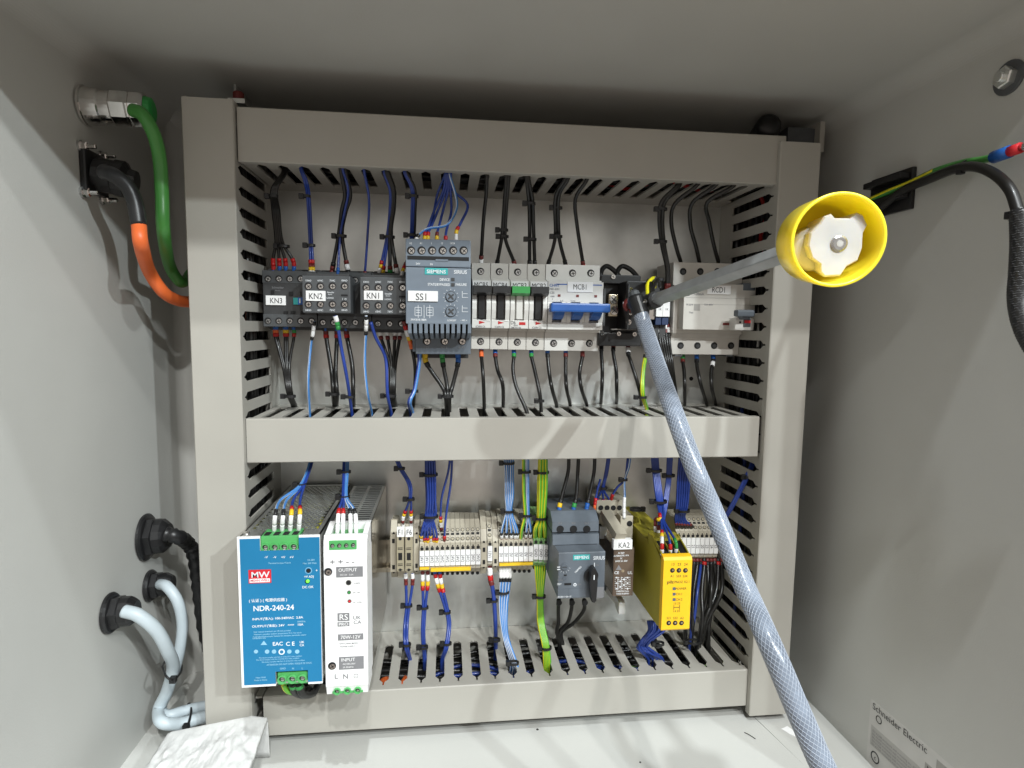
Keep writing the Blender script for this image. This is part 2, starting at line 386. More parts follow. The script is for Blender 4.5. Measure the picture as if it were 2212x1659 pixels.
# ------------------------------------------------------------------ upper row
def contactor(x0, x1, y0, y1, label, name_txt, org_r, n=5, blue=False, lab=None):
    Y = -70; r = rect(x0, x1, y0, y1, Y)
    t = thing('contactor', label, 'contactor', ((r[0]+r[1])/2, -8, r[2]), 'black contactors on the upper rail')
    b = MB(); b.box(r[0], r[1], -8, -52, r[2]-3, r[3]+3, 'charcoal', .8); b.box(r[0]+.3, r[1]-.3, -52, Y+.5, r[2]+6, r[3]-5, 'charcoal', .8)
    b.box(r[0]+.1, r[1]-.1, -50, Y, r[2], r[2]+11, 'darkgrey', .6); b.box(r[0]+.1, r[1]-.1, -50, Y, r[3]-11, r[3], 'darkgrey', .6)
    wx = (x1-x0)/n
    for i in range(n):
        for yy in (y0+17, y1-13): screw(b, x0+wx*(i+.5), yy, 7.5, Y, 'steel')
        for zt in (r[3]-1, r[2]+1): b.box(P(x0+wx*(i+.5)-6, y0, Y).x, P(x0+wx*(i+.5)+6, y0, Y).x, Y+10, Y+3, zt-1.3, zt+1.3, 'hole')
    b.out('housing', t)
    if blue:
        b = MB()
        for (a, c, d, e) in ((585, 592, 627, 636), (624, 633, 630, 639), (648, 655, 630, 639), (613, 622, 694-22, 700-22), (628, 638, 672, 678), (650, 658, 672, 679)):
            b.rbox(rect(a, c, d, e, Y), Y+3, Y-.4, 'hole')
        b.rbox(rect(634, 644, 643, 658, Y), Y, Y-.6, 'teal'); b.rbox(rect(644, 654, 643, 658, Y), Y, Y-.7, 'mblue'); b.rbox(rect(647, 650, 645, 655, Y), Y, Y-1.0, 'inkwhite')
        b.T('Schneider', 600, 621, 4.6, Y-.35, 'inkgrey'); b.T('Electric', 600, 627.5, 2.6, Y-.35, 'inkgrey')
        b.out('front_window', t)
    if lab:
        b = MB(); R_ = rect(*lab[:4], Y-1.2); b.rbox(R_, Y+.3, Y-1.2, 'label', .15); b.T(name_txt, (lab[0]+lab[1])/2+1, (lab[2]+lab[3])/2+.5, 12, Y-1.35, 'ink', wx=.85); b.out('name_plate', t)
    return t
contactor(567, 684.5, 585, 706, 'black contactor at the left end of the upper row, tagged KN3', 'KN3', None, blue=True, lab=(574, 617, 638.5, 659))
k2 = contactor(685.5, 802, 588, 709, 'black contactor tagged KN2 with a contact block clipped to its front', '', None)
k1 = contactor(803, 905, 590, 712, 'black contactor tagged KN1, half hidden by the grey soft starter', '', None, n=4)
def auxblock(par, x0, x1, y0, y1, tagtxt, lab, dx):
    Y = -98; r = rect(x0, x1, y0, y1, Y); b = MB()
    b.box(r[0], r[1], -70.3, Y, r[2], r[3], 'darkgrey', .8); b.box(r[0]+2, r[1]-2, -72, Y+6, r[3]-.5, r[3]+2.4, 'charcoal', .4)
    for i in range(4):
        cx = x0+13+i*dx
        for yy in (y0+22, y0+61): screw(b, cx, yy, 8.2, Y, 'chrome')
        b.T(('53NO', '61NC', '71NC', '83NO')[i], cx, y0+10, 3.8, Y-.4, 'inkwhite', wx=.9); b.T(('54NO', '62NC', '72NC', '84NO')[i], cx, y0+74, 3.8, Y-.4, 'inkwhite', wx=.9)
    b.T('Schneider', x0+61, y0+35.5, 3.4, Y-.3, 'inkwhite', wx=.8); b.T('Electric', x0+60, y0+40, 2.2, Y-.3, 'inkwhite'); b.T('LADN22', x0+60, y0+47.5, 3.2, Y-.3, 'inkwhite', wx=.9)
    b.rbox(rect(x0+84, x0+98, y0+40, y0+44, Y), Y+1, Y-.3, 'hole'); b.T('I  O', x0+91, y0+50, 4, Y-.3, 'inkwhite')
    bo = b.out('contact_block', par)
    b = MB(); b.rbox(rect(*lab, Y-1.2), Y+.3, Y-1.2, 'label', .15); b.T(tagtxt, (lab[0]+lab[1])/2, (lab[2]+lab[3])/2+.5, 13, Y-1.35, 'ink', wx=.85); b.out('name_plate', bo)
auxblock(k2, 653, 757, 596, 676, 'KN2', (660.5, 703, 628, 650), 26)
auxblock(k1, 778, 882, 599, 679, 'KN1', (786, 827, 628, 648), 26)

# soft starter
Y = -116; t = thing('soft_starter', 'grey blue soft starter unit tagged SS1 with two small dials', 'soft starter', tuple(P(947, 765, -10)))
r = rect(876, 1017, 517, 717, Y); b = MB()
b.box(r[0]+4, r[1], -8, -88, r[2]-18, r[3]-2, 'slate2', .8)
rt = rect(876, 1017, 517, 577, Y); b.box(rt[0], rt[1], -60, Y, rt[2], rt[3], 'slate', .9)
rm = rect(876.5, 1017, 578.5, 700, Y); b.box(rm[0], rm[1], -60, Y-.8, rm[2], rm[3], 'slate', .9)
b.rbox(rect(880, 1013, 554, 562, Y), Y+2, Y-.35, 'hole'); b.rbox(rect(941, 968, 560.5, 564, Y), Y, Y-.7, 'slate')
for i in range(6): screw(b, 888+22.7*i, 541, 9, Y, 'chrome')
for i, s_ in enumerate(('A2', 'A1', '1', '13', '14/24')): b.T(s_, 887+22.5*i, 525.5, 4.2, Y-.35, 'inkwhite', wx=.8)
b.T('24V', 903, 569.5, 4.2, Y-.35, 'inkwhite'); b.T('IN', 932, 571, 4, Y-.35, 'inkwhite')
b.T('SIRIUS', 994.5, 587.5, 7.6, Y-1.1, 'inkwhite', wx=.95)
b.T('DEVICE', 960.5, 604, 5.4, Y-1.1, 'inkwhite', wx=.85); b.T('STATE/BYPASSED', 948, 614.5, 5.4, Y-1.1, 'inkwhite', wx=.82); b.T('FAILURE', 996, 614.5, 5.4, Y-1.1, 'inkwhite', wx=.85)
for yy in (604, 615.3): b.rbox(rect(974.5, 982, yy-3.6, yy+3.6, Y), Y, Y-1.2, 'charcoal')
b.T('3RW3018-1BB04', 904, 690.5, 4.2, Y-1.1, 'inkwhite', wx=.8); b.T('LC/RESET', 976, 692, 3.6, Y-1.1, 'inkwhite', wx=.9); b.T('- RES +', 1002, 692, 3.4, Y-1.1, 'inkwhite')
for cx in (903.5, 928.5):                                   # small thyristor diagrams
    for dx in (-7, 7): b.rbox(rect(cx+dx-.5, cx+dx+.5, 664, 682, Y), Y-.7, Y-1.1, 'inkwhite')
    for yy in (664, 682): b.rbox(rect(cx-7, cx+7, yy-.5, yy+.5, Y), Y-.7, Y-1.1, 'inkwhite')
    b.rbox(rect(cx-.5, cx+.5, 659, 687, Y), Y-.7, Y-1.12, 'inkwhite')
    for yy in (670, 675): b.rbox(rect(cx-4.5, cx+4.5, yy-.6, yy+.6, Y), Y-.7, Y-1.14, 'inkwhite')
b.rbox(rect(915.6, 916.6, 659, 687, Y), Y-.7, Y-1.1, 'inkwhite')
for yy in (636, 667):
    b.rbox(rect(998, 999, yy-7, yy+7, Y), Y-.7, Y-1.1, 'inkwhite'); b.rbox(rect(998, 1011, yy+6, yy+7, Y), Y-.7, Y-1.12, 'inkwhite'); b.rbox(rect(1000, 1010, yy-2, yy-1, Y), Y-.7, Y-1.12, 'inkwhite')
# vent fins along the lower edge
xs = [881, 889, 896, 907, 918.5, 930, 941.5, 953, 964, 975.5, 987, 998, 1003, 1014]
for i in range(12):
    xa_ = 877+11.75*i; q = rect(xa_+(4.5), xa_+11.7, 700, 712, Y)
    b.prism([(Y-.6, rm[2]+.2), (Y+2, q[2]-3), (Y+30, q[2]-9), (Y+44, q[2]-9), (Y+44, rm[2]+.2)], q[0], q[1], 'slate', 'x')
b.box(rm[0]+1, rm[1]-1, -60, -98, rm[2]-8, rm[2]+1, 'hole')
lo = rect(898, 1017, 722, 765, -88); b.box(lo[0], lo[1], -20, -90, lo[2], lo[3]+4, 'slate2', .8)
b.box(lo[0]-4, lo[1]-1, -8, -60, lo[2]-5, lo[2]+5, 'charcoal', .5)
for i, s_ in enumerate(('2/T1', '4/T2', '6/T3')): screw(b, 922+38*i, 737, 9, -90, 'chrome'); b.T(s_, 921+38*i, 750, 5, -90.4, 'inkgrey')
b.out('housing', t)
b = MB(); b.rbox(rect(917.5, 967.5, 579, 593.5, Y-1), Y-.5, Y-1.3, 'teal', .15); b.T('SIEMENS', 942.5, 586.5, 7.6, Y-1.45, 'inkwhite', wx=1.02); b.out('maker_badge', t)
b = MB(); b.rbox(rect(881.5, 946, 628.5, 651, Y-1), Y-.5, Y-2.4, 'label', .15); b.T('SS1', 911, 641, 15, Y-2.55, 'ink', wx=.9); b.out('name_plate', t)
for yy in (641, 673):
    b = MB(); p = P(974, yy, Y-1); k = pxmm(974, yy, Y); b.cyl((p.x, Y-.6, p.z), (0, -1, 0), 12*k, .5, 'charcoal', 24); b.cyl((p.x, Y-.9, p.z), (0, -1, 0), 10.6*k, 1.6, 'slate', 24, .4)
    for a in (.7, 2.27):
        c_, s_ = math.cos(a), math.sin(a); b.prism([(p.x+c_*8*k*i-s_*1.8*k*j, p.z+s_*8*k*i+c_*1.8*k*j) for i, j in ((-1, -1), (1, -1), (1, 1), (-1, 1))], Y-2.3, Y-2.65-a*.05, 'charcoal')
    for i in range(9):
        a = -.6+i*.55; b.prism([(p.x+math.cos(a)*q*k-math.sin(a)*.5*k*j, p.z+math.sin(a)*q*k+math.cos(a)*.5*k*j) for q, j in ((14.5, -1), (17, -1), (17, 1), (14.5, 1))], Y-.6, Y-1.15, 'inkwhite')
    b.out('dial', t)

# breakers
def breaker(xt0, xt1, xf0, xf1, xb0, xb1, yt, label, tagtxt, kind, poles=1):
    YT, YFc = -54, -69
    top = rect(xt0, xt1, yt, yt+36, YT); f = rect(xf0, xf1, yt+36.5, yt+140.5, YFc); bo = rect(xb0, xb1, yt+143, yt+186, YT)
    x0, x1 = (top[0]+bo[0])/2, (top[1]+bo[1])/2
    t = thing('circuit_breaker', label, 'breaker', ((x0+x1)/2, -8, bo[2]), 'white circuit breakers on the upper rail')
    b = MB(); g = .12; cz = 'offwhite' if poles == 1 else 'white'
    b.box(x0+g, x1-g, -8, YT, bo[2], top[3], cz, .5)
    b.box(x0+g, x1-g, YT+2, YFc+8, f[2]-2.5, f[3]+2, cz, .5)
    fx0, fx1 = x0+g, x1-g
    yh0, yh1 = yt+72, yt+121                              # handle well between these
    zu, zl = P(xf0, yt+(64 if poles == 1 else 80), YFc).z, P(xf0, yt+(122 if poles == 1 else 124), YFc).z
    b.box(fx0, fx1, -52, YFc, zu, f[3], 'white', .5); b.box(fx0, fx1, -52, YFc, f[2], zl, 'white', .5)
    pw = (fx1-fx0)/poles
    for i in range(poles):
        xa_, xb_ = fx0+pw*i, fx0+pw*(i+1)
        for (u, v) in ((xa_+.15, xa_+pw*.24), (xb_-pw*.24, xb_-.15)): b.prism([(-52, zl-.5), (YFc+.4, zl-.5), (YFc-2.2, (zl+zu)/2-3), (YFc-2.2, (zl+zu)/2+3), (YFc+.4, zu+.5), (-52, zu+.5)], u, v, 'white', 'x')
        b.box(xa_+pw*.24, xb_-pw*.24, -52, -60, zl, zu, 'greywhite')
        cx = (xt0+(xt1-xt0)*(i+.5)/poles); screw(b, cx, yt+18, 7.7, YT, 'steel')
        cx = (xb0+(xb1-xb0)*(i+.5)/poles); screw(b, cx, yt+169.5, 7.7, YT, 'steel')
    xm = (fx0+fx1)/2; mm = (fx1-fx0)
    TX = lambda s, fx, yy, h, m, w_=1., al='CENTER': b.text(s, fx0+mm*fx, P(xf0, yy, YFc).z-h*.4*.5, h*.4, YFc-.2, m, al, 0, w_)
    if kind == 'tri':
        zz = P(xf0, yt+128, YFc).z
        b.prism([(xm-2.2, zz+1.5), (xm-2.2, zz-1.5), (xm+3.2, zz)], YFc, YFc-.3, 'red')
        b.prism([(fx0+1, zz+4), (fx1-1, zz+1), (fx1-1, zz+.75), (fx0+1, zz+3.75)], YFc, YFc-.2, 'inkgrey')
        TX('iC60N C6', .45, yt+137, 4.6, 'inkgrey', .8)
    if kind == 'green':
        TX('D6', .17, yt+127, 8.5, 'ink', .8); TX('EMDH106', .33, yt+138, 4.4, 'inkgrey', .9); TX('10000', .3, yt+133, 3, 'inkgrey')
        zz = P(xf0, yt+129, YFc).z; b.box(fx0+mm*.5, fx0+mm*.84, YFc, YFc-.4, zz-1.3, zz+1.3, 'red')
    if kind == 'blue':
        for fr in ((.02, .34), (.79, .97)): b.box(fx0+mm*fr[0]+(6.5 if fr[0] < .1 else 0), fx0+mm*fr[1]-(0), YFc, YFc-.2, f[3]-3.2, f[3]-2.3, 'mblue')
        TX('CHNT', .115, yt+44, 6, 'mblue', 1); TX('NB1-63H', .115, yt+52, 4.6, 'inkgrey', .9); TX('C25', .075, yt+60, 5, 'inkgrey', .9)
        TX('L.C', .25, yt+77, 3.6, 'inkgrey'); TX('Y 9 0', .45, yt+77, 3.6, 'inkgrey')
        for fr in (.2, .53, .86): zz = P(xf0, yt+66, YFc).z; b.box(fx0+mm*fr-1.3, fx0+mm*fr+1.3, YFc, YFc-.35, zz-1.1, zz+1.1, 'darkred')
        TX('6000', .08, yt+68, 3.4, 'inkgrey'); TX('3', .08, yt+74, 3.4, 'inkgrey')
    b.out('housing', t)
    # rocker handle
    if poles == 1:
        c = 'black' if kind == 'tri' else 'green'; b = MB(); z0 = P(xf0, yt+69, -80).z; z1 = P(xf0, yt+48.5, -80).z
        b.prism([(-60, z0-1), (-66, z0+.2), (-76, z0+.8), (-81, z0+2.4), (-81, z1), (-66, z1+.8), (-60, z1+.8)], fx0+.5, fx1-.5, c, 'x')
        cc = c if kind == 'tri' else 'white'
        b.box(xm-mm*.17, xm+mm*.17, -55, -70, zl+.8, z0+1, cc, .5)
        if kind != 'tri': b.box(xm-mm*.3, xm+mm*.3, -55, -66, zl+.8, z0, 'white', .5)
        b.out('handle', t)
    else:
        b = MB(); z0, z1 = P(xf0, yt+101, -90).z, P(xf0, yt+81.5, -90).z
        b.box(fx0-.6, fx1+1.4, -78, -90, z0, z1, 'handleblue', 1.6)
        for i in range(3): xa_ = fx0+pw*(i+.5); b.prism([(-56, z0+5), (-82, z0+4), (-84, z0), (-80, z0-3), (-73, zl+3), (-56, zl+1.5)], xa_-pw*.26, xa_+pw*.26, 'handleblue', 'x')
        b.out('handle', t)
    if tagtxt:
        lab = MB(); hh = (yt+38.5, yt+58) if poles == 1 else (yt+36.8, yt+59)
        xa_, xb_ = ((xf0+2.5, xf1-2) if poles == 1 else (1226, 1281)); Q = rect(xa_, xb_, *hh, YFc-1); lab.rbox(Q, YFc+.2, YFc-.9, 'label', .1)
        lab.T(tagtxt, (xa_+xb_)/2, (hh[0]+hh[1])/2-(1 if poles == 1 else .3), 11, YFc-1.05, 'ink', wx=.78); lab.out('name_plate', t)
yt = 568
breaker(1018, 1058.7, 1018.5, 1060, 1018, 1058, yt, 'black handled breaker next to the grey soft starter, tagged MCB5', 'MCB5', 'tri')
breaker(1059, 1098.2, 1060.4, 1100, 1058.5, 1097.2, yt+.8, 'black handled breaker left of the green handled one, tagged MCB4', 'MCB4', 'tri')
breaker(1098.6, 1137.7, 1101.5, 1143, 1097.8, 1136.9, yt+1.6, 'breaker with the only green handle, tagged MCB3', 'MCB3', 'green')
breaker(1138, 1177, 1143.5, 1184, 1137.3, 1176, yt+2.4, 'black handled breaker between the green and the blue handles, tagged MCB2', 'MCB2', 'tri')
breaker(1177.6, 1295.8, 1184.6, 1306.5, 1176.6, 1292.4, yt+4, 'wide three pole breaker with one blue bar handle, tagged MCB1', 'MCB1', 'blue', 3)

# isolator (rotary switch body)
Y = -62; r = rect(1296, 1391, 591, 748, Y); t = thing('isolator_switch', 'black rotary isolator body with silver screws behind the hose end', 'isolator', (r[0]+20, -8, r[2]))
b = MB(); b.box(r[0], r[1], -8, -48, r[2], r[3], 'black', .8); q = rect(1312, 1391, 616, 712, Y); b.box(q[0]+14, q[1], -48, -76, q[2], q[3]+3, 'black', 1)
b.box(r[0], q[1], -46, -58, r[2], P(1300, 718, -58).z, 'black', .8); b.box(r[0]+2, r[1]-2, -46, -56, P(1300, 612, -58).z, r[3]-1, 'black', .8)
b.box(r[0]+1, r[0]+3, -46, -70, q[2]+3, q[3]-4, 'charcoal'); b.box(r[0]+22, r[0]+23.5, -46, -79, q[2], q[3], 'charcoal', .3)
zz = P(1345, 711, -80).z; b.box(r[0]+12, r[1]-4, -58, -62, zz-.8, zz+.3, 'greywhite')
b.text('0', P(1349, 657, -77).x, P(1349, 661, -77).z, 4.2, -76.6, 'inkwhite')
p = P(1361, 659, -76); b.cyl((p.x, -75, p.z), (0, -1, 0), 7, 4, 'darkred', 20, 1.5); b.cyl((p.x, -78, p.z), (0, -1, 0), 4.5, 6, 'charcoal', 6, 1)
for x_, y_, rr, yy in ((1325, 598, 4.5, -57), (1362, 626, 5.5, -77), (1358, 696, 5.8, -77), (1301.5, 720, 4.5, -59), (1337, 721, 4.5, -59), (1371, 722, 4.5, -59), (1362, 677, 3.5, -77)): screw(b, x_, y_, rr, yy, 'chrome', False)
b.out('switch_body', t)
b = MB(); c_ = rect(1316, 1336, 636, 683, -64); b.rbox(c_, -48, -62, 'brass', .4); screw(b, 1326, 647, 9, -63, 'chrome', False); screw(b, 1327, 670.5, 9, -63, 'chrome', False); b.out('terminal_plate', t)
b = MB(); c_ = rect(1404, 1417, 655, 690, -60); b.rbox(c_, -46, -58, 'chrome', .4); b.box(r[1]-1, c_[1]+2, -30, -50, q[2], q[3], 'black', .5); b.out('terminal_plate', t)

# two small marker terminals between isolator and residual current device
for i, (xa_, xb_) in enumerate(((1418, 1431.5), (1432, 1447))):
    Y = -62; q = rect(xa_, xb_, 651, 684, Y); t = thing('terminal_block', ('left' if i == 0 else 'right')+' one of two narrow dark blue terminals squeezed beside the residual current device', 'terminal', (q[0]+3, -8, q[2]-12))
    b = MB(); b.box(q[0]+.2, q[1]-.2, -8, -54, q[2]-22, q[3]+20, 'charcoal', .4); b.box(q[0]+.2, q[1]-.2, -50, -60, q[2]-8, q[2]-.5, 'navy', .4); b.out('housing', t)
    b = MB(); b.rbox(q, -53, Y, 'label', .2); b.T('1K', (xa_+xb_)/2+1, 668, 4.5, Y-.2, 'ink'); b.out('marker_tag', t)
# residual current device
YT, YFc = -54, -70; t = thing('residual_current_device', 'wide white four pole residual current device tagged RCD1', 'residual current device', tuple(P(1525, 766, -8)))
top = rect(1456.6, 1604, 567.8, 614.6, YT); bo = rect(1452, 1597, 719, 766, YT); f = rect(1476.6, 1631, 613.5, 713, YFc)
x0, x1 = top[0]-1, top[1]; b = MB(); b.box(x0, x1, -8, YT, bo[2], top[3], 'offwhite', .6)
b.box(x0-.1, x1+.4, -40, -58, f[2]-4, f[3]-.5, 'offwhite', .6); b.box(f[0], f[1], -40, YFc, f[2], f[3], 'offwhite', .7)
b.prism([(-50, f[2]-12), (-57.5, f[2]-4.2), (-50, f[2]-4.2)], x0+.2, x1-1, 'offwhite', 'x')
for i in range(4): hole(b, 1475.5+37*i, 586.5, 7.2, YT); hole(b, 1470+36.3*i, 746.5, 7, YT)
for i in range(4):
    for (yy, o_) in ((586.5, 1475.5+37*i), (746.5, 1470+36.3*i)): p = P(o_, yy, YT); b.cyl((p.x+.4, YT-.1, p.z-.5), (0, -1, 0), 1.9, .5, 'charcoal', 12)
for yy in (643, 657): zz = P(1500, yy, YFc).z; b.box(f[0]+2, f[1]-2, YFc, YFc-.15, zz-.15, zz+.15, 'greywhite')
b.rbox(rect(1499, 1512, 656.5, 671, YFc), YFc, YFc-.2, 'greywhite'); b.rbox(rect(1561.5, 1578, 697.5, 702.5, YFc), YFc, YFc-.5, 'darkred')
for s_, x_, y_, h_ in (('iID', 1487, 636, 5), ('~30mA', 1510, 635, 5), ('FI 25/4', 1490, 658, 3.5), ('25A 400V', 1531, 658, 3.3), ('Test', 1493, 675, 3.5)): b.T(s_, x_, y_, h_, YFc-.2, 'inkgrey')
b.rbox(rect(1459, 1475, 763, 770, YT), -20, YT+1, 'darkgrey'); b.rbox(rect(1569, 1587, 763, 770, YT), -20, YT+1, 'darkgrey')
b.rbox(rect(1603, 1629, 612, 628, -68), -44, -70.6, 'slate2', .8)
b.out('housing', t)
b = MB(); b.rbox(rect(1528.5, 1579, 616.5, 635.5, YFc-1), YFc+.2, YFc-.9, 'label', .1); b.T('RCD1', 1553, 626, 11, YFc-1.05, 'ink', wx=.76); b.out('name_plate', t)
b = MB(); q = rect(1590, 1632, 686, 714, -84); b.rbox(q, -66, -82, 'white', 2.2); b.rbox(rect(1608, 1623, 688, 706, -84), -76, -83.2, 'darkgrey', .6); b.rbox(rect(1609, 1622, 692, 698, -84), -80, -83.8, 'redlogo')
p = P(1599, 696, -82.4); b.disc(p.x, p.z, 1, -82.2, 'hole'); q = rect(1595, 1633, 669, 684, -94); b.rbox(q, -84, -93, 'slate2', 1.8); q = rect(1606, 1624, 680, 690, -90); b.rbox(q, -78, -88, 'slate2', 1); b.out('handle', t)
# ------------------------------------------------------------------ lower row: power supplies
def perf_hex(b, x0, x1, y0, y1, z, cell, m, t=.9):          # perforated sheet of hexagonal holes, z constant
    w_ = cell; h_ = cell*.866; j = 0; y = y0+h_/2; ri = cell*.40
    while y < y1-h_*.3:
        x = x0+w_/2+(w_/2 if j % 2 else 0)
        while x < x1-w_*.3:
            vs_ = []; fs = []
            for k in range(6):
                a = math.pi/6+k*math.pi/3
                vs_ += [(x+math.cos(a)*w_*.5775, y+math.sin(a)*w_*.5775, z), (x+math.cos(a)*ri, y+math.sin(a)*ri, z), (x+math.cos(a)*ri, y+math.sin(a)*ri, z-t)]
            for k in range(6): k2 = (k+1) % 6; fs += [(k*3, k2*3, k2*3+1, k*3+1), (k*3+1, k2*3+1, k2*3+2, k*3+2)]
            b.add(vs_, fs, m); x += w_
        y += h_; j += 1
Y = -160; F = rect(517.5, 694, 1160, 1480, Y)
t = thing('power_supply', 'large power supply with a bright blue front panel and perforated metal top', 'power supply', ((F[0]+F[1])/2, -8, F[2]), 'power supplies on the lower rail')
b = MB(); x0, x1, z0, z1 = F
b.box(x0+.6, x0+1.6, -9, Y+1, z0+1, z1, 'zinc'); b.box(x1-1.6, x1-.6, -9, Y+1, z0+1, z1, 'zinc'); b.box(x0+1.6, x1-1.6, -9, -10, z0+1, z1, 'zinc'); b.box(x0+1.6, x1-1.6, -9, Y+1, z0+1, z0+2, 'zinc')
b.box(x0+.6, x0+5, -9.5, Y+1, z1-.9, z1, 'zinc'); b.box(x1-5, x1-.6, -9.5, Y+1, z1-.9, z1, 'zinc')
tb0, tb1 = P(562, 1170, Y).x, P(646, 1170, Y).x
b.box(x0+5, x1-5, -9.5, -14, z1-.9, z1, 'zinc'); b.box(x0+5, tb0-1, Y+16, Y+1, z1-.9, z1, 'zinc'); b.box(tb1+1, x1-5, Y+16, Y+1, z1-.9, z1, 'zinc')
perf_hex(b, x0+5, x1-5, Y+16, -14, z1-.02, 4.6, 'zinc')
b.out('housing', t)
b = MB(); b.box(x0+8, x1-10, -22, -60, z0+20, z1-14, 'debris'); b.box(x0+10, x1-12, -84, -96, z0+20, z1-7, 'wyellow', 1)
b.box(x0+12, x0+34, -112, -140, z0+20, z1-12, 'black', 1); b.box(x0+40, x1-10, -104, -138, z0+20, z1-16, 'charcoal', 1); b.out('inner_components', t)
for xx, yy in ((x0+4, Y+9), (x1-5, -20)): b = MB(); b.cyl((xx, yy, z1), (0, 0, 1), 2.6, 1.6, 'chrome', 14, .5); b.out('screw', t)
b = MB(); lw = 1.9                                           # front: white metal frame with blue foil set in
tb = rect(562, 646, 1157, 1188, Y); bb = rect(596, 666, 1448, 1482, Y)
b.box(x0, tb[0], Y+1.2, Y-.6, tb[2], z1+1, 'label'); b.box(tb[1], x1, Y+1.2, Y-.6, tb[2], z1+1, 'label'); b.box(x0, x1, Y+1.2, Y-.6, bb[3], tb[2], 'label'); b.box(x0, bb[0], Y+1.2, Y-.6, z0, bb[3], 'label'); b.box(bb[1], x1, Y+1.2, Y-.6, z0, bb[3], 'label')
q = Y-.85
b.box(x0+lw, tb[0]-.01, Y, q, tb[2], z1-.6, 'psublue'); b.box(tb[1]+.01, x1-.2, Y, q, tb[2], z1-.6, 'psublue'); b.box(x0+lw, x1-.2, Y, q, bb[3], tb[2], 'psublue'); b.box(x0+lw, bb[0], Y, q, z0+lw, bb[3], 'psublue'); b.box(bb[1], x1-.2, Y, q, z0+lw, bb[3], 'psublue')
b.out('front_panel', t)
b = MB(); TT = lambda s, x, y, h, m='inkwhite', a='CENTER', w_=1.: b.T(s, x, y, h, q-.12, m, a, math.radians(0), w_)
for i, s_ in enumerate(('-V', '-V', '+V', '+V')): TT(s_, 575+18.3*i, 1203.5, 5.2)
TT('Terminal torque: 9 Lb-in', 604, 1216, 3.6, 'inkpale', 'CENTER', .95); TT('24-28V', 672, 1209.5, 3.8, 'inkpale'); TT('Max. 240 Watt', 669, 1216.5, 3.8, 'inkpale', 'CENTER', .9)
TT('+V ADJ', 667.5, 1245.5, 5, w_=.95); TT('DC OK', 665, 1268, 5.4); TT('+', 684, 1232, 6)
TT('( 认证 ) ( 电源供应器 )', 579, 1296.5, 6, 'inkwhite', 'CENTER', 1); TT('NDR-240-24', 591, 1313, 12, 'inkwhite', 'CENTER', .98)
TT('INPUT(输入): 100-240VAC  2.8A', 600, 1335.5, 5, 'inkwhite', 'CENTER', 1.12); TT('50/60Hz', 651, 1342.5, 3.6, 'inkpale'); TT('OUTPUT(输出): 24V   ===   10A', 600, 1351, 5, 'inkwhite', 'CENTER', 1.13)
for i, (s_, x_) in enumerate((('User manual download: use QR link provided', 588), ('Maximum operating ambient temperature 70 C. For use in', 600), ('Controlled Environment. Suitable for mounting, terminals, copper', 604), ('conductors only', 560))): TT(s_, x_, 1363.5+5*i, 3.2, 'inkpale', 'CENTER', .95)
for s_, x_, h_ in (('EAC', 600, 8.5), ('C E', 627, 9), ): TT(s_, x_, 1390.5, h_, 'inkwhite')
TT('UK', 652, 1387, 5); TT('CA', 652, 1393.5, 5)
for x_ in (553, 577, 592, 625, 642): p = P(x_, 1407.5, q); b.disc(p.x, p.z, 1.7, q, 'inkpale', 6 if x_ == 553 else 14, .1)
b.prism([(P(563+a, 1393-c, q).x, P(563+a, 1393-c, q).z) for a, c in ((0, 0), (14, 0), (7, 9))], q, q-.12, 'inkpale')
p = P(608.5, 1408, q); b.disc(p.x, p.z, 2.4, q, 'inkwhite', 16, .1); b.disc(p.x, p.z, 1.4, q-.1, 'psublue', 16, .1)
for i, x_ in enumerate((606, 600, 612)): TT('This device complies with Part 15 of the FCC rules, condition', x_, 1419+4.6*i, 2.9, 'inkpale', 'CENTER', .9)
TT('ATTENTION: DO NOT OPEN / RISQUE DE CHOC', 625, 1434, 3.8, 'inkpale', 'CENTER', .82); TT('GND', 611, 1444, 4, 'inkpale'); TT('N', 633, 1444, 4.2, 'inkpale'); TT('L', 653, 1443.5, 4.2, 'inkpale')
TT('Mean Well', 563, 1463.5, 3.4, 'inkpale'); TT('Made in China', 563, 1469, 3.4, 'inkpale')
b.out('front_lettering', t)
b = MB(); b.rbox(rect(537, 586, 1230.5, 1259.5, q), q+.1, q-.3, 'redlogo', .1); b.T('MW', 562, 1241.5, 14, q-.4, 'inkwhite', wx=1.1); b.rbox(rect(539.5, 583.5, 1249.5, 1257.5, q), q, q-.42, 'label'); b.T('MEAN WELL', 561.5, 1253.7, 5, q-.5, 'redlogo', wx=1.05); b.out('maker_badge', t)
b = MB(); p = P(666.5, 1232.5, q); k = pxmm(666, 1232, q); b.disc(p.x, p.z, 7.5*k, q, 'inkpale', 20, .1); b.disc(p.x, p.z, 6.2*k, q-.1, 'psublue', 20, .1); b.disc(p.x, p.z, 5*k, q-.2, 'hole', 18, .1)
p = P(664, 1256, q); b.disc(p.x, p.z, 5.5*k, q, 'hole', 18, .1); b.out('voltage_trimmer', t)
b = MB(); p = P(665, 1255, q); b.lathe((p.x, q-.1, p.z), (0, -1, 0), [(0, 4*k), (.8, 3.8*k), (1.4, 2*k)], 'led', 16); b.out('status_lamp', t)
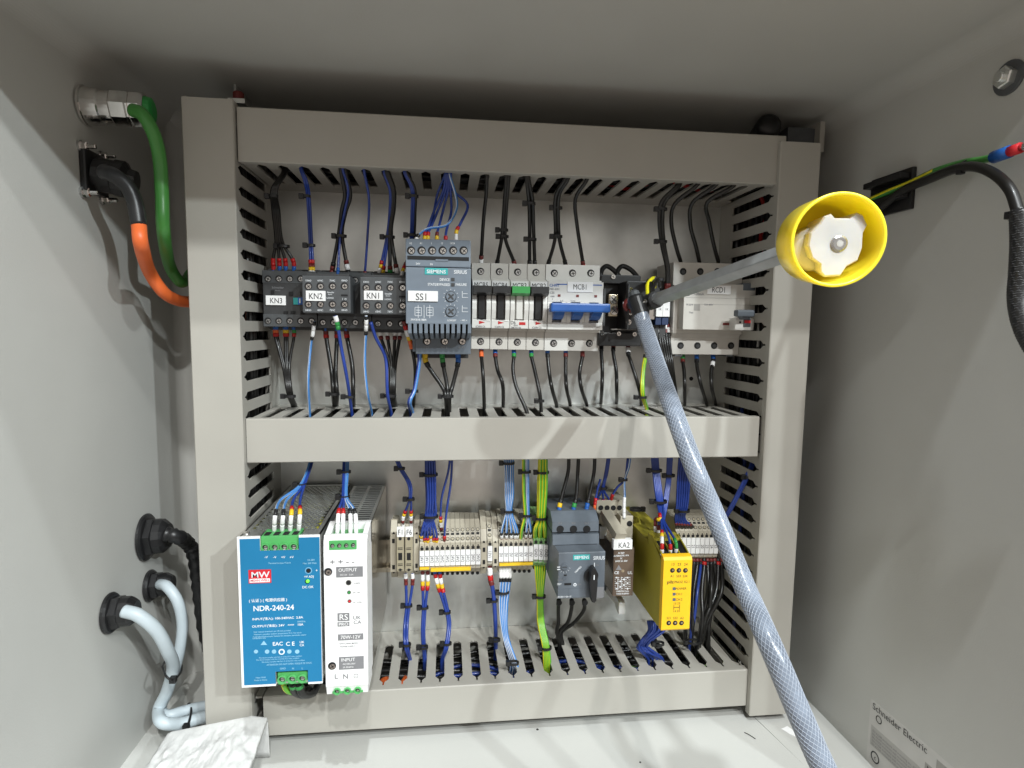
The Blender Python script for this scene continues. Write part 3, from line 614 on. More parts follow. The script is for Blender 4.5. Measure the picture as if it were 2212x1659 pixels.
def plug(par, x0d, x1d, y0d, y1d, n, Y, deep, big, m='termgreen', ledge=0):
    q = rect(x0d, x1d, y0d, y1d, Y); b = MB(); b.box(q[0], q[1], Y+deep, Y-.1+1.0, q[2], q[3], m, .4)
    pw = (q[1]-q[0])/n
    for i in range(n):
        cx = q[0]+pw*(i+.5); zz = q[2]+(q[3]-q[2])*(.5-ledge*.22); r_ = min(pw*.47, (q[3]-q[2])*.47)
        if big: b.lathe((cx, Y+1, zz), (0, -1, 0), [(0, r_), (2.4, r_), (2.4, r_*.72), (.4, r_*.66)], m, 18, False)
        b.cyl((cx, Y+.9, zz), (0, -1, 0), r_*.66, .5, 'hole', 16); b.cyl((cx+.2, Y+.5, zz-.2), (0, -1, 0), r_*.46, .3, 'greywhite', 12); b.box(cx-r_*.4, cx+r_*.4, Y, Y+.15, zz-.25, zz+.25, 'hole')
        b.box(cx-pw*.3, cx+pw*.3, Y+3, Y+10, q[3]-.1, q[3]+.4, 'hole' if ledge else m)
    return b.out('terminal_plug', par)
plug(t, 563, 645, 1159, 1190, 4, Y+1, 18, True, ledge=1); plug(t, 599, 664, 1453, 1479, 3, Y+1, 18, True)
# slim white supply
Y = -163; F = rect(699.5, 794, 1160, 1504, Y); x0, x1, z0, z1 = F
t = thing('power_supply', 'slim white power supply with grey lettering right of the blue one', 'power supply', ((x0+x1)/2, -8, z0), 'power supplies on the lower rail')
b = MB(); zt, zb = P(745, 1199, Y).z, P(745, 1483, Y).z
b.box(x0+.4, x1, Y+30, Y, zb, zt, 'label', .8)
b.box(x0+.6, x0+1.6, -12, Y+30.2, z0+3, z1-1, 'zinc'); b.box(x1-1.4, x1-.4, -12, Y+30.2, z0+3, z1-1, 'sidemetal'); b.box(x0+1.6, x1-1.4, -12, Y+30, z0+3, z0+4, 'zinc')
b.prism([(Y+1, zt-.5), (Y+2.2, z1-4), (Y+5, z1), (Y+8, z1), (Y+8, zt-.5)], x0+.4, x1, 'label', 'x')
for u, v in ((x0+.4, x0+5), (x1-4, x1)): b.prism([(Y+8, zt), (Y+8, z1), (Y+26, z1+3), (Y+30, z1+3), (Y+30, zt)], u, v, 'label', 'x')
b.box(x0+.4, x1, Y+30, Y+26, zt, z1+2.8, 'label'); b.box(x0+5, x1-4, Y+25.9, Y+8.1, z1-13, z1-3, 'termgreen', .3)
b.prism([(Y+.6, zb+.5), (Y+2.5, z0+1), (Y+6, z0), (Y+28, z0), (Y+28, zb+.5)], x0+.8, x1-.6, 'label', 'x')
b.out('housing', t)
b = MB(); zt2 = z1-.6                                         # slotted top sheet
sx0, sx1 = x0+1.6, x1-1.4; sy0, sy1 = Y+31, -14; n = 20; pt = (sy1-sy0)/n; mid_ = (sx0+sx1)/2
b.box(sx0, sx0+2.2, sy0, sy1, zt2-.8, zt2, 'zinc'); b.box(sx1-2.2, sx1, sy0, sy1, zt2-.8, zt2, 'zinc'); b.box(mid_-1.2, mid_+1.2, sy0, sy1, zt2-.8, zt2, 'zinc')
for i in range(n+1): b.box(sx0+2.2, sx1-2.2, sy0+pt*i-.9, sy0+pt*i+.9, zt2-.75, zt2-.03, 'zinc')
b.box(sx0, sx1, sy0, sy1, zt2-18, zt2-17, 'hole'); b.out('vent_sheet', t)
b = MB(); q = Y-.12
TT('+ + - -', 739, 1213.5, 11, 'inkgrey', 'CENTER', 1.3)
b.rbox(rect(726, 784, 1224, 1246.5, Y), Y, Y-.15, 'inkgrey'); TT('OUTPUT', 751, 1231, 7.5, 'label', 'CENTER', .95); TT('DC12V   5.6A', 749, 1241.5, 3.5, 'label')
TT('V-ADJ.', 771, 1259.5, 3.6, 'inkgrey'); TT('DC OK', 770, 1280, 3.4, 'inkgrey'); TT('DC LOW', 772, 1301, 3.4, 'inkgrey')
b.rbox(rect(729, 755, 1324, 1341.5, Y), Y, Y-.15, 'inkgrey'); TT('RS', 742, 1333, 13, 'label'); b.rbox(rect(729, 755, 1343.5, 1353, Y), Y, Y-.15, 'inkgrey'); TT('PRO', 742, 1348.3, 7, 'label', 'CENTER', 1.1); TT('UK', 771, 1334, 8, 'inkgrey', 'CENTER', 1.1); TT('CA', 772, 1344, 8, 'inkgrey', 'CENTER', 1.1)
b.rbox(rect(730, 785, 1369, 1382.5, Y), Y, Y-.15, 'inkgrey'); TT('70W-12V', 757, 1376, 8, 'label', 'CENTER', .95); TT('SWITCHING MODE', 753, 1390, 3.8, 'inkgrey', 'CENTER', .85); TT('POWER SUPPLY', 751, 1396.5, 3.8, 'inkgrey', 'CENTER', .85)
b.rbox(rect(732, 786, 1418, 1445.5, Y), Y, Y-.15, 'inkgrey'); TT('INPUT', 752, 1425, 7.5, 'label'); TT('AC100-240V', 754, 1434, 3.8, 'label', 'CENTER', .95); TT('2A 50/60Hz', 752, 1441, 3.5, 'label', 'CENTER', .95)
TT('L', 726, 1461, 11, 'inkgrey'); TT('N', 746.5, 1461, 11, 'inkgrey')
p = P(769, 1460, Y); b.disc(p.x, p.z, 1.9, Y, 'inkgrey', 16, .12); b.disc(p.x, p.z, 1.4, Y-.12, 'label', 16, .1); b.box(p.x-1, p.x+1, Y, Y-.3, p.z-.3, p.z, 'inkgrey'); b.box(p.x-.15, p.x+.15, Y, Y-.32, p.z-.1, p.z+1.2, 'inkgrey')
b.out('front_lettering', t)
for x_, y_ in ((709, 1235), (717.5, 1438)): b = MB(); p = P(x_, y_, Y); b.disc(p.x, p.z, 3.3, Y, 'nylon', 20, .35); screw(b, x_, y_, 8.6, Y-.3, 'chrome'); b.out('front_screw', t)
for x_, y_, m_, rr, nn in ((753, 1258.5, 'hole', 6, 'voltage_trimmer'), (754, 1279.5, 'green', 4, 'status_lamp'), (755, 1298.5, 'redlogo', 4, 'status_lamp')): b = MB(); p = P(x_, y_, Y); b.disc(p.x, p.z, rr*.31+.5, Y, 'greywhite', 18, .12); b.disc(p.x, p.z, rr*.31, Y-.12, 'hole', 16, .12); b.disc(p.x, p.z, rr*.22, Y-.3, m_, 16, .12); b.out(nn, t)
plug(t, 710, 770, 1169, 1189, 4, Y+.4, 3, False); plug(t, 717, 784, 1484, 1499, 3, Y+1, 3, True)
# ------------------------------------------------------------------ terminals
def terminal(x0, x1, yl0, yl1, ytop, ybot, name, label, group, kind='n', txt='', Y=-58, org=None, cm='beige', lab=True):
    q = rect(x0, x1, yl0, yl1, Y); zt, zb = P((x0+x1)/2, ytop, Y+26).z, P((x0+x1)/2, ybot, Y+14).z
    t = thing(name, label, 'terminal', ((q[0]+q[1])/2, -8, zb), group); b = MB(); g = .15; X0, X1 = q[0]+g, q[1]-g; H = q[3]-q[2]
    zlt, zlb = q[3], q[2]
    prof = [(-8, zb+4), (Y+16, zb), (Y+12, zb+.5), (Y+5, zlb-4.5), (Y+2, zlb-4), (Y+2, zlt+4.5), (Y+6, zlt+6), (Y+14, zlt+17), (Y+24, zt-1.2), (Y+26, zt), (-14, zt+1), (-8, zt-3)]
    b.prism(prof, X0, X1, cm, 'x'); cx = (X0+X1)/2; W = (X1-X0)
    if kind == 'n' or kind == 'pe':
        def on(a, z0_, z1_, y0_, y1_, hw, m): b.add([(cx-hw, y0_-.2, z0_), (cx+hw, y0_-.2, z0_), (cx+hw, y1_-.2, z1_), (cx-hw, y1_-.2, z1_)], [(0, 1, 2, 3)], m)
        b.box(cx-W*.33, cx+W*.33, Y+4, Y+1.75, zlt+.4, zlt+3.2, 'hole'); b.disc(cx, zlt+4.2, .7, Y+1.7, 'hole', 8, .2)
        for f0, f1, m_, ww in ((.10, .42, 'greywhite', .36), (.54, .72, 'hole', .34), (.80, 1.02, 'greywhite', .36)):
            za, ya = zlt+6+11*f0, Y+6+8*f0; zc_, yc_ = zlt+6+11*f1, Y+6+8*f1
            if f1 > 1: yc_, zc_ = Y+14.2, zlt+17.2
            c = Vector((cx, (ya+yc_)/2-.25, (za+zc_)/2+.15)); nn = Vector((0, -11, 8)).normalized(); 
            if m_ == 'hole': on(0, za, zc_, ya, yc_, W*ww, 'hole')
            else: b.cyl(c-nn*.2, nn, W*.40, .5, 'hole', 14); b.cyl(c+nn*.1, nn, W*.3, .35, 'beige2' if kind == 'n' else 'hole', 12)
        zz = zlb-5.5; c = Vector((cx, Y+7.5, zz)); b.cyl((cx, Y+12, zb+1.2), (0, -1, -.4), W*.34, 2.2, 'hole', 12); b.box(cx-W*.34, cx+W*.34, Y+3, Y+1.8, zlb-2.8, zlb-1.4, 'greywhite')
    elif kind == 'end':
        for zz in (zlt-1, zlb+1): b.box(cx-W*.22, cx+W*.22, Y+3, Y+1.8, zz-2.2, zz+2.2, 'hole')
        for zz, yy in ((zlt+5.5, Y+4.8), (zlb-5, Y+4.5)): b.disc(cx, zz, W*.2, yy, 'hole', 10, .9)
        b.box(X0+.3, X1-.3, Y+15, Y+13.5, zlt+16, zlt+16.8, 'beige2'); b.box(X0+.3, X1-.3, Y+14, Y+12.5, zlt+14, zlt+14.8, 'beige2')
    elif kind == 'fuse':
        b.box(X0+.4, X1-.4, Y+4, Y-5, zlb-7, zlt+15, 'beige2', .5)
        z_ = (zlt+zlb)/2; b.box(cx-W*.24, cx+W*.24, Y-3, Y-5.3, z_-4.2, z_+3, 'hole')
        for zz in (z_+6.5, z_+8, z_-8, z_-9.5, z_-14): b.box(cx-W*.3, cx+W*.3, Y-4, Y-5.25, zz-.3, zz+.3, 'debris')
        b.disc(cx, zlt+8.5, W*.2, Y-5, 'hole', 12, .3); b.disc(cx, zlb-5.3, W*.17, Y-5, 'hole', 12, .3)
    b.out('housing', t)
    if lab:
        b = MB()
        if kind == 'fuse': Q = rect(x0+1, x1-1, 1138, 1160, Y-6); b.rbox(Q, Y-4.8, Y-5.8, 'label', .1); b.T(txt, (x0+x1)/2, 1149.5, 12, Y-6, 'ink', wx=.75)
        else:
            b.box(X0+.05, X1-.05, Y+3, Y, zlb, zlt, 'label', .25)
            if txt:
                k = 3.0 if len(txt) > 2 else 3.3; b.text(txt, cx-k*.5, (zlt+zlb)/2-.5, k, Y-.12, 'inkgrey', rot=math.pi/2, wx=.85)
        b.out('marker_tag', t)
    return t
GRP = 'rail terminals on the lower rail'
terminal(842.6, 856.5, 1168, 1229, 1122, 1246, 'end_bracket', 'beige end bracket at the left end, left of fuse terminal F1', GRP, 'end', Y=-50, lab=False)
for i, s_ in enumerate(('F1', 'F6')): terminal(856.5+18.3*i, 874.5+18.3*i, 1178, 1215, 1132, 1247, 'fuse_terminal', f'tan fuse terminal with a white tag reading {s_}', GRP, 'fuse', s_, Y=-54)
terminal(893.5, 905.5, 1168, 1226, 1122, 1240, 'end_bracket', 'beige end bracket between fuse terminal F6 and the long row of 24V terminals', GRP, 'end', Y=-52, lab=False)
ORD = ['first', 'second', 'third', 'fourth', 'fifth', 'sixth', 'seventh', 'eighth', 'ninth', 'tenth', 'eleventh', 'twelfth']
for i in range(12):
    x_ = 906+11.05*i; terminal(x_, x_+11, 1191.5-i*.35, 1223.5-i*.35, 1121, 1238-i*.2, 'terminal_block', f'{ORD[i]} of the twelve beige 24V terminals counted from fuse F6', GRP, 'n', '24V1' if i < 2 else '24V2')
terminal(1039, 1052.5, 1187, 1218, 1115, 1238, 'end_bracket', 'beige end bracket left of the lone 12V terminal', GRP, 'end', lab=False)
terminal(1053, 1064, 1181, 1212, 1117, 1232, 'terminal_block', 'single beige terminal tagged 12V1 between two end brackets', GRP, 'n', '12V1')
terminal(1064.5, 1077, 1187, 1216, 1115, 1236, 'end_bracket', 'beige end bracket right of the lone 12V terminal', GRP, 'end', lab=False)
for i in range(7): x_ = 1077.5+10.7*i; terminal(x_, x_+10.6, 1182-i*.2, 1213.5-i*.2, 1112, 1232, 'terminal_block', f'{ORD[i]} of the seven beige 0V terminals counted from the 12V terminal', GRP, 'n', '0V')
for i in range(3): x_ = 1152.7+10.8*i; terminal(x_, x_+10.7, 1177, 1209+i*.8, 1108, 1224, 'earth_terminal', f'{("left","middle","right")[i]} one of the three green earth terminals', GRP, 'pe', 'GND', Y=-60, cm='pegreen')
for i in range(9): x_ = 1463+9.9*i; terminal(x_, x_+9.8, 1163, 1196, 1108, 1218, 'terminal_block', f'{ORD[i]} narrow beige terminal right of the yellow safety relay', GRP, 'n', ('18', '19', '11', '21', '22', '20', '23', '24', '25')[i], Y=-50)
def bar(x0, x1, y0, y1, label, Y=-58):
    q = rect(x0, x1, y0, y1, Y); b = MB(); b.box(q[0], q[1], Y+2, Y-1.5, q[2], q[3], 'yellow', .5); o = b.out('jumper_bar', None, (q[0], Y, q[2])); tag(o, label, 'jumper bar', 'yellow jumper bars under the terminal tags')
bar(906.5, 927.5, 1225.5, 1230, 'short yellow jumper bar under the first two 24V terminals'); bar(930, 1017, 1226, 1233, 'long yellow jumper bar under the 24V terminal tags'); bar(1078.5, 1151, 1216, 1221, 'yellow jumper bar under the seven 0V terminals')
# ------------------------------------------------------------------ motor breaker
Y = -112; t = thing('motor_breaker', 'grey blue motor protection breaker with a black rotary knob', 'motor breaker', tuple(P(1250, 1300, -10)))
f = rect(1202, 1306, 1193, 1292, Y); u = rect(1193, 1293, 1127, 1165, -88)
b = MB(); b.box(u[0]+.5, u[1], -8, -60, f[2]+4, u[3]-1, 'slate2', .6)
b.prism([(-40, u[3]+4), (-76, u[3]+7), (-88, u[3]), (-88, u[2]+7.4), (-40, u[2]+7.4)], u[0], u[1], 'slate3', 'x')
b.box(u[0]+.4, u[1]-.4, -40, -84, u[2]+5.5, u[2]+7.6, 'hole')
b.prism([(-40, u[2]+5.6), (-90, u[2]+5.6), (-91, u[2]-4), (-40, u[2]-4)], u[0], u[1], 'slate3', 'x'); b.box(u[0]+2, u[1]-2, -60, -91.3, u[2]-4.3, u[2]-3.8, 'hole')
b.prism([(-40, u[2]-4.2), (-91, u[2]-4.2), (Y+.5, f[3]), (Y, f[3]-.6), (Y, f[2]+.6), (Y+.6, f[2]), (-60, f[2]), (-40, f[2]+3)], f[0]+1.8, f[1], 'slate3', 'x')
for i in range(3):
    hole(b, 1210+28.7*i, 1143, 8, -88); p = P(1209+28.5*i, 1118, -74)
    b.box(p.x-5.5, p.x+1.5, -62, -74, p.z+1, p.z+3, 'inkwhite' if i < 9 else 'hole'); b.box(p.x+4.5, p.x+7.5, -60, -78, p.z-3, p.z+1.4, 'hole')
    b.T(('1L1', '3L2', '5L3')[i], 1210+28.7*i, 1130, 4, -88.3, 'inkgrey'); hole(b, 1208+28*i, 1302, 6, -80)
b.T('SIRIUS', 1294, 1205, 7.5, Y-.2, 'inkwhite', wx=.85)
b.rbox(rect(1286, 1304, 1268, 1292, Y), Y, Y-.2, 'inkgrey'); b.T('I', 1284, 1214+6, 9, Y-.2, 'inkwhite'); b.T('ON', 1290, 1221, 3.4, Y-.2, 'inkgrey')
b.T('TEST', 1208, 1262, 4, Y-.2, 'inkwhite', wx=.8); b.rbox(rect(1219, 1234, 1259.5, 1264, Y), Y, Y-.3, 'hole'); p = P(1242, 1263, Y); b.disc(p.x, p.z, 1.5, Y, 'inkwhite', 16, .2); b.disc(p.x, p.z, .7, Y-.25, 'slate3', 12, .1); b.T('OFF', 1251, 1262.5, 3.4, Y-.2, 'inkgrey')
b.T('CLASS 10', 1213, 1253, 3.2, Y-.2, 'inkgrey'); b.T('A', 1207, 1246, 3.2, Y-.2, 'inkgrey'); b.rbox(rect(1218, 1224, 1241, 1244, Y), Y, Y-.3, 'hole'); p = P(1219, 1250, Y); b.disc(p.x, p.z, 1.9, Y, 'slate2', 16, .4)
b.T('TRIPPED', 1250, 1230, 3.6, Y-.2, 'inkwhite', rot=-.8); b.rbox(rect(1203.5, 1210, 1224, 1226, Y), Y, Y-.2, 'inkwhite'); b.rbox(rect(1203.5, 1210, 1229, 1231, Y), Y, Y-.2, 'inkwhite')
for i in range(5): a = -2.2+.5*i; p = P(1219, 1225, Y); b.text('|', p.x+math.cos(a)*4.6, p.z+math.sin(a)*4.6, 1.2, Y-.2, 'inkwhite', rot=-(a-1.57))
b.T('3RV2011-4AA10', 1219, 1289, 3.6, Y-.2, 'inkwhite', wx=.85); b.rbox(rect(1228, 1229, 1272, 1289, Y), Y, Y-.2, 'slate2'); b.rbox(rect(1203, 1262, 1271, 1272, Y), Y, Y-.2, 'slate2')
b.out('housing', t)
b = MB(); b.rbox(rect(1238, 1274, 1198, 1209.5, Y), Y+.1, Y-.3, 'teal', .1); b.T('SIEMENS', 1256.5, 1204, 6.5, Y-.4, 'inkwhite', wx=.93); b.out('maker_badge', t)
b = MB(); p = P(1219, 1224, Y); b.cyl((p.x, Y, p.z), (0, -1, 0), 3.2, 1.2, 'slate2', 20, .3); b.prism([(p.x-2.2, p.z-.4), (p.x+2.2, p.z-.4), (p.x+2.2, p.z+.4), (p.x-2.2, p.z+.4)], Y-1.1, Y-1.4, 'charcoal'); b.out('dial', t)
b = MB(); p = P(1276, 1242, Y); k = pxmm(1276, 1242, Y); b.cyl((p.x, Y+.2, p.z), (0, -1, 0), 15*k, 3.5, 'black', 28, .8)
b.prism([(p.x-6*k, p.z+19*k), (p.x-2.5*k, p.z+25*k), (p.x+3*k, p.z+25*k), (p.x+6.5*k, p.z+17*k), (p.x+8*k, p.z-6*k), (p.x+6*k, p.z-44*k), (p.x+2*k, p.z-48*k), (p.x-3*k, p.z-46*k), (p.x-8*k, p.z-8*k)], Y-3, Y-12, 'black')
b.box(p.x-.45, p.x+.45, Y-12, Y-12.3, p.z+2*k, p.z+12*k, 'inkwhite'); b.out('rotary_knob', t)
# ------------------------------------------------------------------ plug-in relay
t = thing('plug_in_relay', 'clear smoky plug in relay on a beige socket, tagged KA2', 'relay', tuple(P(1340, 1300, -10)))
b = MB(); s1 = rect(1290, 1352, 1084, 1108, -52); b.box(s1[0], s1[1], -8, -50, s1[2]-3, s1[3]+1, 'beige', .5)
for i in range(4): hole(b, 1298+13.4*i, 1097, 5.4, -50.2)
s2 = rect(1293, 1366, 1110, 1150, -60); b.box(s2[0], s2[0]+9, -8, -62, s2[2]+3, s2[3], 'beige', .5); b.box(s2[1]-13, s2[1], -8, -62, s2[2]-6, s2[3]-2, 'beige', .5); b.box(s2[0]+9, s2[1]-13, -8, -48, s2[2]-10, s2[3], 'beige2', .5)
b.box(s2[0], s2[0]+7, -50, -66, s2[2]-4, s2[2]+8, 'nylon', .4); hole(b, 1295, 1136, 5, -62.2); hole(b, 1360, 1131, 6, -62.2)
zb_ = P(1340, 1290, -60).z; b.box(s2[0]+3, s2[1]-2, -8, -38, zb_-3, s2[2]-5, 'charcoal', .5)
b.out('socket', t)
b = MB(); a0, a1_ = P(1309, 1108, -62), P(1343, 1160, -104); dv = a1_-a0
for sx_ in (0,): b.add([a0+Vector(v) for v in ((-5, 0, 3), (5, 0, 3), (5, 6, -5), (-5, 6, -5))]+[a1_+Vector(v) for v in ((-5, 0, 3), (5, 0, 3), (5, 6, -5), (-5, 6, -5))], [(0, 1, 2, 3), (4, 7, 6, 5), (0, 4, 5, 1), (1, 5, 6, 2), (2, 6, 7, 3), (3, 7, 4, 0)], 'beige')
b.out('ejector_lever', t)
Yr = -100; q = rect(1324.5, 1369, 1186, 1288, Yr); b = MB(); b.box(q[0], q[1], -38, Yr, q[2], q[3]+1, 'smoke', 1)
b.rbox(rect(1327, 1367, 1190, 1283, Yr), Yr, Yr-.15, 'smoke')
lines = [('AC 250V', 3.6), ('ALTERNATIVE  MY4', 3.6), ('DC', 3.2), ('24VDC 5A  250V', 3.6)]
for i, (s_, h_) in enumerate(lines): b.T(s_, 1342, 1194.5+5.8*i, h_, Yr-.25, 'inkwhite', wx=.72)
b.prism([(P(1330+a, 1231-c, Yr).x, P(1330+a, 1231-c, Yr).z) for a, c in ((0, 0), (13, 0), (6.5, 11))], Yr, Yr-.25, 'inkgrey'); b.T('UL', 1361, 1237, 6, Yr-.25, 'inkwhite'); b.T('CE', 1332, 1237, 6, Yr-.25, 'inkwhite'); p = P(1345, 1233, Yr); b.disc(p.x, p.z, 1.5, Yr-.2, 'brass', 14, .3)
for i in range(7):
    b.rbox(rect(1328, 1362, 1247+4*i, 1247.9+4*i, Yr), Yr, Yr-.25, 'inkwhite'); 
    for j in range(4): b.rbox(rect(1330+8*j, 1333+8*j, 1246+4*i, 1249+4*i, Yr), Yr, Yr-.3, 'smoke' if (i+j) % 3 else 'inkwhite')
for i in range(4): b.rbox(rect(1334+7*i, 1335+7*i, 1246, 1274, Yr), Yr, Yr-.25, 'inkwhite')
b.T('OMRON Corp.', 1345, 1277, 3.4, Yr-.25, 'inkwhite', wx=.9); b.T('MADE IN JAPAN', 1345, 1282.5, 3.4, Yr-.25, 'inkwhite', wx=.8); b.out('relay_case', t)
b = MB(); b.rbox(rect(1325.5, 1366, 1166.5, 1187, Yr-2), Yr+4, Yr-2, 'label', .15); b.T('KA2', 1348, 1177.5, 12, Yr-2.2, 'ink', wx=.8); b.out('name_plate', t)
b = MB(); q = rect(1326, 1336, 1288, 1322, -60); q2 = rect(1337, 1350, 1303, 1327, -84)
b.prism([(-30, zb_), (-78, q2[3]+2), (-84, q2[3]), (-84, q2[2]), (-78, q2[2]), (-70, q2[3]-7), (-30, zb_-6)], q2[0], q2[1], 'nylon', 'x'); b.out('socket_latch', t)
# ------------------------------------------------------------------ safety relay
Y = -136; q = rect(1431.5, 1492, 1203, 1362, Y); t = thing('safety_relay', 'deep yellow safety relay module with black lettering on its narrow front', 'safety relay', (q[0]+8, -8, q[2]), )
zt_, zb2 = q[3], q[2]; zup = P(1368, 1106, -10).z; zdn = P(1370, 1325, -10).z
b = MB(); b.prism([(-9, zb2+2), (-9, zup), (-92, zup), (-96, zup-3), (-98, zt_+8), (-104, zt_+6.5), (Y+6, zt_-6), (Y+6, zb2+3), (Y+10, zb2), (-30, zb2)], q[0], q[1], 'pilzshade', 'x')
b.box(q[0]-.01+.2, q[1]-.2, -94, -110, zt_-2, zt_+7.5, 'pilzshade')
b.out('housing', t)
b = MB(); b.prism([(Y+6.2, zt_-6.2), (Y+6.2, zt_+.8), (Y+1.2, zt_-.4), (Y, zt_-3), (Y, zb2+1.5), (Y+1.2, zb2), (Y+6.2, zb2)], q[0]-.1, q[1]+.1, 'pilzyellow', 'x')
TX = lambda s, x, y, h, m='ink', w_=1.: b.T(s, x, y, h, Y-.15, m, wx=w_)
for i in range(3):
    TX(('13', '23', '24')[i], 1453.5+14*i-(0), 1219, 5.6); hole(b, 1452.5+14*i, 1232, 5, Y); p = P(1453.5+14*i, 1231.3, Y); b.cyl((p.x, Y-.2, p.z), (0, -1, 0), 1, .3, 'brass', 10)
    TX(('A1', 'S33', 'S34')[i], 1452+14*i, 1244.5, 4.8); TX(('S21', 'S22', 'A2')[i], 1445+14*i, 1335, 4.8); hole(b, 1444.5+13.8*i, 1345.5, 5, Y); p = P(1445+13.8*i, 1345, Y); b.cyl((p.x, Y-.2, p.z), (0, -1, 0), 1, .3, 'brass', 10)
b.T('pilz', 1448, 1257, 7, Y-.15, 'ink', wx=1.1); b.T('pilz', 1448.4, 1257, 7, Y-.17, 'ink', wx=1.1); TX('PNOZ X2.1', 1473.5, 1257, 5, w_=.95)
for i, s_ in enumerate(('POWER', 'CH.1', 'CH.2')): TX(s_, 1471-(4 if i else 0), 1271.5+11.7*i, 4.8); b.rbox(rect(1453, 1459, 1268.5+11.7*i, 1274.5+11.7*i, Y), Y, Y-.3, 'slate2')
TX('13 23', 1462, 1303.5, 4.6); TX('14 24', 1461, 1320, 4.6)
for x_ in (1455, 1467): b.rbox(rect(x_, x_+1, 1307, 1317, Y), Y, Y-.15, 'ink')
b.rbox(rect(1455, 1467, 1311.5, 1312.5, Y), Y, Y-.16, 'ink'); b.out('front_panel', t)
b = MB()
for i in range(4): xx = q[0]+.6+(q[1]-q[0]-1.2)/3*i; b.prism([(-103, zt_+6), (-104, zt_+9), (Y+7, zt_+1), (Y+7, zt_-1)], xx-.5, xx+.5, 'pilzshade', 'x')
b.prism([(-104, zt_+6.8), (Y+7, zt_-1), (Y+7, zt_-1.4), (-104, zt_+6.0)], q[0]+1, q[1]-1, 'hole', 'x'); b.out('terminal_recess', t)
b = MB(); b.prism([(-9, zup), (-9, zup+6), (-40, zup+6), (-50, zup)], q[0]+2, q[0]+9, 'pilzshade', 'x'); b.out('latch', t)
# ------------------------------------------------------------------ cables and glands on the walls
def cable(name, label, cat, pts, r, m, n=14, group=None, par=None, rf=None, k=8):
    pp = smooth([Vector(p) for p in pts], k); b = MB(); b.tube(pp, r, m, n, True, rf)
    o = b.out(name, par, None if par is not None else pp[0])
    if par is None: tag(o, label, cat, group)
    return o
def PL(x, y, d=0): return P(x, y, X=XL+d)          # a point d mm off the left wall
def PR(x, y, d=0): return P(x, y, X=XR-d)
# metal connector with the green cable
c = PL(183, 229); t = thing('cable_connector', 'shiny metal round connector high on the left wall holding the green cable', 'connector', c)
ax = Vector((1, .10, .02)); b = MB(); b.lathe(c, ax, [(0, 15), (1.6, 15), (2.2, 14), (12, 13.2), (13, 12.2), (20, 12)], 'chrome', 30, False); b.out('flange', t)
b = MB(); b.lathe(c+ax*20, ax, [(0, 13), (1, 13.6), (11, 13.6), (12, 12.6), (13, 12.6), (14, 13.3), (21, 13.3), (23, 11)], 'chrome', 8, False); b.lathe(c+ax*43, ax, [(0, 10), (4, 9), (5, 6)], 'green', 20, False); b.out('clamping_nut', t)
g = [PL(287, 238, 44), PL(308, 248, 52), PL(332, 290, 58), PL(345, 345, 58), PL(350, 420, 58), PL(353, 500, 56), P(366, 572, -70), P(388, 608, -60), P(404, 604, -48), P(425, 590, -34), Vector((-26, -36, 112))]
cable('cable', 'thick green cable bending down from the shiny metal connector', 'cable', g, 4.9, 'cablegreen', 16)
# bolted black connector and orange cable
c = PL(196, 375); t = thing('cable_connector', 'black square flange connector with silver bolts on the left wall', 'connector', c)
b = MB(); b.box(c.x, c.x+5, c.y-15, c.y+15, c.z-16, c.z+16, 'black', 1.5); b.lathe(c, (1, .15, -.12), [(4, 13), (16, 13), (17, 14), (24, 14), (27, 9), (32, 8)], 'black', 12, False); b.out('flange', t)
for dy, dz in ((-13, 17), (-13, -17), (13, 17), (13, -17)):
    b = MB(); b.cyl((c.x, c.y+dy, c.z+dz), (1, 0, 0), 4.2, 2, 'steel', 14); b.cyl((c.x+2, c.y+dy, c.z+dz), (1, 0, 0), 3.2, 4, 'chrome', 6, .5); b.cyl((c.x+6, c.y+dy, c.z+dz), (1, 0, 0), 1.8, 6, 'chrome', 10, .5); b.out('bolt', t)
g = [PL(224, 371, 26), PL(248, 380, 36), PL(276, 404, 44), PL(292, 440, 48), PL(300, 486, 50)]
cable('cable_sleeve', 'black heat shrunk sleeve between the square connector and the orange cable', 'cable', g, 5.5, 'black', 14)
g = [PL(300, 486, 50), PL(305, 530, 52), P(322, 585, -96), P(352, 630, -80), P(382, 648, -62), P(408, 652, -48), P(430, 651, -44), Vector((-22, -44, 84))]
cable('cable', 'bright orange cable curving behind the left wire duct', 'cable', g, 5.1, 'orange', 16)
# three black glands low on the left wall
def gland(x, y, R, label):
    c = PL(x, y); t = thing('cable_gland', label, 'cable gland', c, 'black glands in the left wall'); ax = Vector((1, .08, .03)).normalized()
    b = MB(); b.lathe(c, ax, [(0, R), (2, R), (3.5, R*.93), (4, R*.8)], 'black', 30, False); b.out('flange', t)
    b = MB(); b.lathe(c+ax*4, ax, [(0, R*.84), (5, R*.84), (6, R*.76)], 'black', 6, False); b.out('lock_nut', t)
    b = MB(); b.lathe(c+ax*10, ax, [(0, R*.74), (6, R*.72), (9, R*.6), (11, R*.5)], 'black', 14, False); b.out('dome_nut', t); return c, ax
gland(314, 1160, 21.5, 'largest black gland on the left wall, topmost of three')
g = [PL(358, 1153, 24), PL(385, 1160, 34), P(404, 1172, -46), P(418, 1195, -38), P(426, 1240, -32), P(432, 1290, -30), P(440, 1350, -28), P(452, 1400, -20)]
cable('cable', 'black cable in braided sleeve leaving the topmost gland', 'cable', g, 6.4, 'black', 14, rf=lambda t: 6.2+.7*math.sin(t*90))
gland(322, 1265, 14.5, 'smallest black gland on the left wall holding the upper grey conduit')
gland(236, 1324, 16.5, 'lowest black gland on the left wall holding the lower grey conduit')
G = 'pale grey conduits on the left wall'
